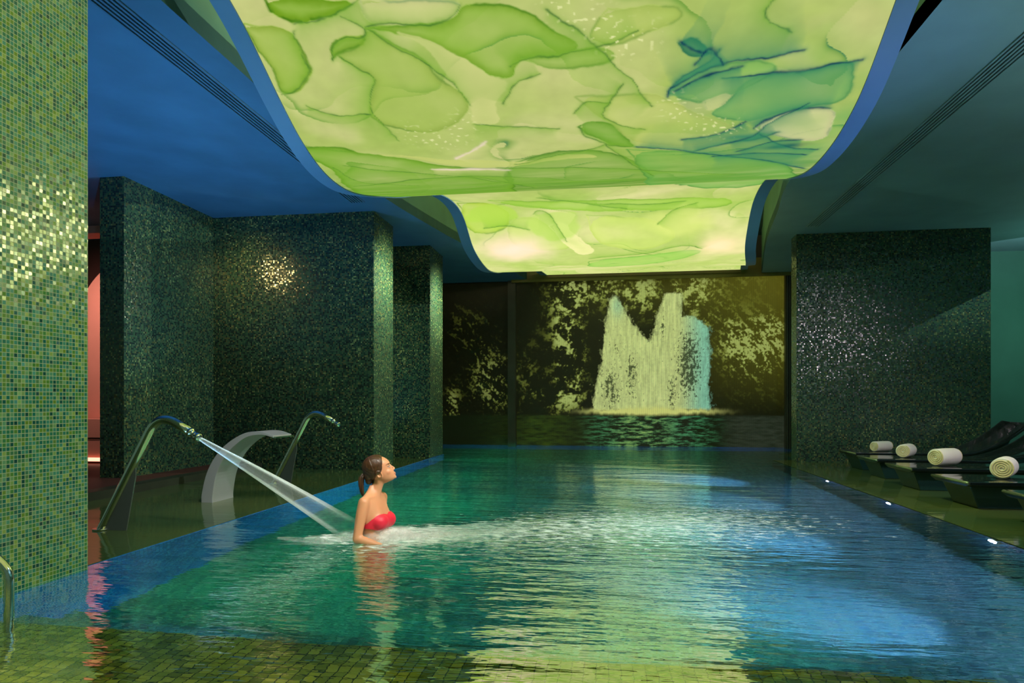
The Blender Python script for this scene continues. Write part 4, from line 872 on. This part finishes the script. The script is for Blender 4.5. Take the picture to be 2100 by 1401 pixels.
    ed = np.empty(len(me2.edges)*2, np.int32); me2.edges.foreach_get('vertices', ed); ed = ed.reshape(-1, 2)
    deg = np.bincount(ed.ravel(), minlength=n).astype(float)
    rl0 = co-np.array(OH); hv0 = rl0@np.array(U); hf0 = rl0@np.array(Fh)
    wsm = 1-sstep(-.03, .0, hv0); dh = np.minimum(np.linalg.norm(co-np.array(wr), axis=1), np.linalg.norm(co-np.array(wr2), axis=1))
    wsm = wsm*sstep(.13, .17, dh)
    for it in range(60):
        lap = np.stack([np.bincount(ed[:, 0], co[ed[:, 1], k], n)+np.bincount(ed[:, 1], co[ed[:, 0], k], n) for k in range(3)], 1)/deg[:, None]-co
        wt = wsm if it >= 6 else np.maximum(wsm, 0.5)*1.0
        co = co+lap*(0.6*wt)[:, None]
    me2.vertices.foreach_set('co', co.astype(np.float32).ravel()); me2.update()
    no = np.empty(n*3, np.float32); me2.vertex_normals.foreach_get('vector', no); no = no.reshape(-1, 3)
    oh = np.array(OH); rel = co-oh; hf = rel@np.array(Fh); hs = rel@np.array(Sh); hv = rel@np.array(U)
    # ---- painted features
    col = np.zeros((n, 3))+L3(212, 146, 104)
    def paint(m, c, a=1.0):
        m = (m*a)[:, None]; col[:] = col*(1-m)+np.asarray(c)*m
    def gs(f, s, v, rf, rs, rv): return np.exp(-(((hf-f)/rf)**2+((hs-s)/rs)**2+((hv-v)/rv)**2))
    paint(gs(.100, 0, .0375, .02, .020, .0075), L3(176, 84, 84), .9)
    paint(gs(.104, 0, .0378, .02, .020, .0016), L3(90, 34, 34), .9)
    for s in (1, -1):
        paint(gs(.07, s*.045, .060, .03, .02, .016), L3(220, 138, 110), .25)
        paint(np.clip(gs(.084, s*.031, .1035, .014, .0125, .0048)*1.8, 0, 1), L3(224, 206, 200), .9)
        paint(np.clip(gs(.088, s*.029, .1035, .012, .0048, .0044)*2, 0, 1), L3(50, 30, 26), .95)
        paint(np.clip(np.exp(-(((hv-.1092+(hs-s*.031)**2*10)/.0022)**2))*(np.abs(hs-s*.031) < .016)*(hf > .06), 0, 1), L3(40, 22, 18), .9)
        paint(np.exp(-(((hv-.1265+(hs-s*.033)**2*8)/.0034)**2))*(np.abs(hs-s*.034) < .020)*(hf > .055), L3(84, 50, 30), .85)
        paint(gs(-.004, s*.072, .078, .006, .02, .012), L3(120, 60, 40), .7)
    a = me2.color_attributes.new('Col', 'FLOAT_COLOR', 'POINT'); c4 = np.ones((n, 4), np.float32); c4[:, :3] = col; a.data.foreach_set('color', c4.ravel())
    t = NT('skin'); at = t.n('ShaderNodeAttribute'); at.attribute_name = 'Col'
    p = t.pbsdf(Base_Color=at.outputs['Color'], Roughness=0.42, Subsurface_Weight=0.08, Subsurface_Scale=0.02, Specular_IOR_Level=0.5)
    skin = t.finish(p.outputs[0])
    M4 = Matrix((( Xv.x, vd.x, 0, O.x), (Xv.y, vd.y, 0, O.y), (0, 0, 1, 0), (0, 0, 0, 1)))
    # ---- bandeau from the body surface
    q = np.empty(len(me2.polygons)*4, np.int32)
    ft = np.array([pp.loop_total for pp in me2.polygons]); assert (ft == 4).all()
    me2.polygons.foreach_get('vertices', q) if False else None
    lv = np.empty(len(me2.loops), np.int32); me2.loops.foreach_get('vertex_index', lv); q = lv.reshape(-1, 4)
    c0 = np.array(C0); fr_ = (co-c0)@np.array(F); sd_ = (co-c0)@np.array(S)
    def segd(A, B):
        A = np.array(A); B = np.array(B); d = B-A; tt_ = np.clip(((co-A)@d)/(d@d), 0, 1); return np.linalg.norm(co-A-tt_[:, None]*d, axis=1)
    armd = np.minimum(segd(sh, el), segd(sh2, el2)); fore = np.minimum(segd(el, wr), segd(el2, wr2))
    topz = .120 + .066*sstep(-.02, .085, fr_) - .006*np.exp(-(sd_/.03)**2); botz = .088-.012*sstep(0, .08, fr_)
    ok = (co[:, 2] < topz) & (co[:, 2] > botz) & (armd > .047) & (fore > .045) & (np.abs(sd_) < .16)
    fm = ok[q].all(1); fq = q[fm]; used = np.unique(fq); mp = -np.ones(n, int); mp[used] = np.arange(len(used))
    bc = co[used]+no[used]*.0035
    fz = .066+np.sqrt(np.clip(.058**2-(bc[:, 2]-.128)**2, 0, 1)); fu = fr_[used]; su = sd_[used]
    push = np.clip(fz-fu, 0, .05)*(fu > .0)*np.clip(1-(su/.075)**2, 0, 1)**.5*.8
    bc = bc+np.array(F)[None]*push[:, None]
    bme = bpy.data.meshes.new('bikini_top'); bme.from_pydata(bc.tolist(), [], mp[fq].tolist()); bme.update()
    for pl in bme.polygons: pl.use_smooth = True
    red = simple('red_swim_fabric', rgb(222, 30, 58), 0.5, bump=0.2, bscale=150, var=0.06); bme.materials.append(red)
    bo = bpy.data.objects.new('bikini_top', bme); C.objects.link(bo)
    smf = bo.modifiers.new('sm', 'SMOOTH'); smf.factor = .5; smf.iterations = 20
    so = bo.modifiers.new('sol', 'SOLIDIFY'); so.thickness = .004; so.offset = 1
    me2.materials.clear(); me2.materials.append(skin)
    body = bpy.data.objects.new('body', me2); C.objects.link(body)
    # ---- hair shell from the head surface
    def hb(v):  # hair line: forward limit by height
        return np.interp(v, [.02, .045, .062, .080, .0825, .090, .105, .13, .15, .17, .192, .205], [-.072, -.058, -.047, -.028, -.012, .010, .024, .036, .045, .052, .058, .066])
    k = (hv > .03) & (hf < hb(hv)) & (hv < .24) & (np.abs(hs) < .085) & ((hv > .09) | (hf < -.028))
    k &= (armd > .05)
    fm = k[q].all(1); fq = q[fm]; used = np.unique(fq); mp = -np.ones(n, int); mp[used] = np.arange(len(used))
    edge = np.clip((hb(hv[used])-hf[used])/.022, 0, 1)
    disp = .001+.0085*edge**.6+.003*edge*(hf[used] < -.03)
    strand = np.sin((hs[used]*1.3+hv[used]*.5)*420)*.0006*edge
    hc = co[used]+no[used]*(disp+strand)[:, None]
    M_h = hair_material()
    hme = bpy.data.meshes.new('hair'); hme.from_pydata(hc.tolist(), [], mp[fq].tolist()); hme.update()
    for pl in hme.polygons: pl.use_smooth = True
    hme.materials.append(M_h); ho = bpy.data.objects.new('hair', hme); C.objects.link(ho)
    # back mass and ponytail
    mb = MB()
    mb.ell(Vector((-.034, 0, .466)), (.036, .050, .050), seg=28, ring=18)
    mb.ell(Vector((-.030, 0, .425)), (.028, .036, .034), seg=28, ring=18)
    mb.ell(Vector((-.020, 0, .50)), (.050, .064, .06), seg=28, ring=18)
    bn = mb.build('hair_mass', M_h); bn.parent = ho
    mb = MB()
    pt = [(-.058, 0, .466), (-.074, -.005, .462), (-.083, -.008, .444), (-.086, -.010, .42), (-.085, -.012, .385), (-.081, -.012, .345), (-.078, -.012, .312)]
    mb.tube(pt, [.010, .010, .014, .015, .013, .009, .002], 16, flat=1.5)
    mb.tube([(p[0]+.013, p[1]+.008, p[2]-.008) for p in pt[2:]], [.006, .008, .006, .004, .001], 10)
    mb.tube([(p[0]+.006, p[1]-.010, p[2]) for p in pt[1:]], [.006, .009, .009, .008, .006, .001], 10)
    pn = mb.build('ponytail', M_h)
    mb = MB(); mb.tube([(-.066, 0, .466), (-.071, -.002, .464)], [.0125, .0125], 16); tie = mb.build('hair_tie', M_slot)
    for o in (body, bo, ho, pn): o.parent = root
    tie.parent = pn
    for o in (body, bo, ho, pn): o.data.transform(M4)
    for o in (bn, tie): o.data.transform(M4)
    return O, Xv, vd
def hair_material():
    t = NT('brown_hair'); tc = t.n('ShaderNodeTexCoord').outputs['Object']
    mp = t.n('ShaderNodeMapping'); mp.inputs['Scale'].default_value = (90, 90, 12); t.l(tc, mp.inputs['Vector'])
    nz = t.noise(mp.outputs[0], 2.0, 4, 0.7)
    col = t.ramp(nz, [(0.3, rgb(34, 20, 12)), (0.6, rgb(78, 48, 24)), (0.85, rgb(140, 96, 44))])
    b = t.n('ShaderNodeBump'); b.inputs['Strength'].default_value = 0.6; b.inputs['Distance'].default_value = 0.002; t.l(nz, b.inputs['Height'])
    p = t.pbsdf(Base_Color=col, Roughness=0.38, Normal=b.outputs[0])
    return t.finish(p.outputs[0])
PO, PX, PV = build_woman()

# ------------------------------------------------------------------ jets and spray
def jet_material(name, alpha, z_end):
    t = NT(name)
    tc = t.n('ShaderNodeUVMap').outputs[0]      # u around, v along 0..1
    sx = t.n('ShaderNodeSeparateXYZ'); t.l(tc, sx.inputs[0])
    mp = t.n('ShaderNodeMapping'); mp.inputs['Scale'].default_value = (26, 1.6, 1); t.l(tc, mp.inputs['Vector'])
    nz = t.noise(mp.outputs[0], 1.0, 4, 0.6)
    lw = t.n('ShaderNodeLayerWeight'); lw.inputs['Blend'].default_value = 0.5
    face = t.math('POWER', lw.outputs['Facing'], 3.2)
    soft = t.math('SUBTRACT', 1.0, t.math('POWER', lw.outputs['Facing'], 14.0))
    body = t.math('MULTIPLY', t.math('ADD', t.math('MULTIPLY', face, 1.6), 0.03), soft)
    strands = t.ramp(nz, [(0.32, (0.25, 0.25, 0.25, 1)), (0.68, (1, 1, 1, 1))])
    fade = t.ramp(sx.outputs[1], [(0.0, (1, 1, 1, 1)), (0.45, (0.62, 0.62, 0.62, 1)), (0.8, (0.22, 0.22, 0.22, 1)), (1.0, (0.03, 0.03, 0.03, 1))])
    al = t.math('MULTIPLY', t.math('MULTIPLY', t.math('MULTIPLY', body, strands), fade), alpha, clamp=True)
    tr = t.n('ShaderNodeBsdfTransparent'); df = t.n('ShaderNodeBsdfTranslucent'); df.inputs[0].default_value = (0.95, 0.97, 0.97, 1)
    d2 = t.n('ShaderNodeBsdfDiffuse'); d2.inputs[0].default_value = (0.95, 0.97, 0.97, 1)
    dd = t.n('ShaderNodeMixShader'); t.l(df.outputs[0], dd.inputs[1]); t.l(d2.outputs[0], dd.inputs[2])
    mx = t.n('ShaderNodeMixShader'); t.l(al, mx.inputs[0]); t.l(tr.outputs[0], mx.inputs[1]); t.l(dd.outputs[0], mx.inputs[2])
    return t.finish(mx.outputs[0])
noz = Vector(F1)+Vector((0.845, 0, 0.714))
end = Vector((-1.90, 4.70, 0.035))
mb = MB(); ax = (end-noz); L = ax.length; d = ax.normalized(); u = Vector((0, 1, 0)); u = (u-d*u.dot(d)).normalized(); v = d.cross(u)
def cone(r0, r1, n=64, m=24):
    R = []
    for j in range(m+1):
        s = j/m; r = r0+(r1-r0)*s**0.8; c = noz+ax*s+Vector((0, 0, 0.03*s*(1-s)))
        R.append([mb.bm.verts.new(c+u*(r*math.cos(2*PI*k/n)*1.3)+v*(r*math.sin(2*PI*k/n))) for k in range(n)])
    for j in range(m):
        for k in range(n):
            f = mb.bm.faces.new((R[j][k], R[j][(k+1) % n], R[j+1][(k+1) % n], R[j+1][k])); f.smooth = True
            for l, uv in zip(f.loops, ((k/n, j/m), ((k+1)/n, j/m), ((k+1)/n, (j+1)/m), (k/n, (j+1)/m))): l[mb.uv].uv = uv
cone(0.012, 0.070); cone(0.014, 0.062); cone(0.010, 0.078); cone(0.008, 0.086)
jet = mb.build('water_jet', jet_material('spray_sheet', 2.2, 0))
tag(jet, 'white cone of water spraying from the near chrome spout onto the bather', 'water jet', kind='stuff')

def foam_material():
    t = NT('foam_mist'); lw = t.n('ShaderNodeLayerWeight'); lw.inputs['Blend'].default_value = 0.5
    tc = t.n('ShaderNodeTexCoord').outputs['Object']
    nz = t.noise(tc, 14, 4, 0.65)
    fc = t.math('POWER', t.math('SUBTRACT', 1.0, lw.outputs['Facing']), 2.2)
    al = t.math('MULTIPLY', fc, t.ramp(nz, [(0.3, (0.15, 0.15, 0.15, 1)), (0.7, (1, 1, 1, 1))]), clamp=True)
    al = t.math('MULTIPLY', al, 0.72)
    tr = t.n('ShaderNodeBsdfTransparent'); d2 = t.n('ShaderNodeBsdfDiffuse'); d2.inputs[0].default_value = (0.97, 0.96, 0.92, 1)
    mx = t.n('ShaderNodeMixShader'); t.l(al, mx.inputs[0]); t.l(tr.outputs[0], mx.inputs[1]); t.l(d2.outputs[0], mx.inputs[2])
    return t.finish(mx.outputs[0])
mb = MB(); rnd = random.Random(8)
def puff(x, y, z, r): mb.ell(PO+PX*x+PV*y+Vector((0, 0, z)), r, Matrix.Rotation(rnd.uniform(-.4, .4), 3, 'Z'), seg=24, ring=14)
for x, y, z, r in ((.06, -.10, .045, (.09, .06, .05)), (.13, -.08, .05, (.09, .07, .05)), (.20, -.03, .04, (.10, .08, .05)), (.02, -.15, .01, (.13, .07, .06)), (.10, -.12, .015, (.12, .08, .06)), (.20, -.06, .01, (.14, .10, .055)), (.17, .05, .015, (.15, .1, .06)), (.34, 0, .0, (.20, .14, .05)),
                   (.50, .05, .0, (.24, .16, .045)), (.72, .10, .0, (.26, .18, .035)), (-.14, .06, .01, (.14, .09, .05)), (-.30, .0, .0, (.22, .07, .035)), (-.48, 0, 0, (.26, .06, .022)), (.95, .2, 0, (.3, .2, .025))):
    puff(x, y, z, r)
for k in range(26):
    x = rnd.uniform(-.1, 1.0); puff(x, rnd.gauss(-.02+.1*x, .09), 0.0, (rnd.uniform(.04, .09), rnd.uniform(.03, .06), rnd.uniform(.015, .04)*(1.2-.6*x)))
fo = mb.build('white_foam', foam_material())
tag(fo, 'white foam and mist boiling round the bather at the waterline', 'foam', kind='stuff')


# ------------------------------------------------------------------ world, camera, colour
w = bpy.data.worlds.new('world'); sc.world = w; w.use_nodes = True
w.node_tree.nodes['Background'].inputs[0].default_value = (0.13, 0.25, 0.16, 1); w.node_tree.nodes['Background'].inputs[1].default_value = 0.5
cam = bpy.data.cameras.new('camera'); co = bpy.data.objects.new('camera', cam); C.objects.link(co); sc.camera = co
cam.sensor_width = 36; cam.lens = 1350/2100*36; cam.shift_y = 124.5/2100; cam.clip_start = 0.05
co.location = (0, 0, 1.0); co.rotation_euler = (PI/2, 0, math.atan(198/1350))
sc.view_settings.view_transform = 'Standard'; sc.view_settings.look = 'None'; sc.view_settings.exposure = 0; sc.view_settings.gamma = 1
cy = sc.cycles
cy.max_bounces = 10; cy.diffuse_bounces = 3; cy.glossy_bounces = 5; cy.transmission_bounces = 6; cy.transparent_max_bounces = 24
cy.sample_clamp_indirect = 4.0; cy.use_denoising = True
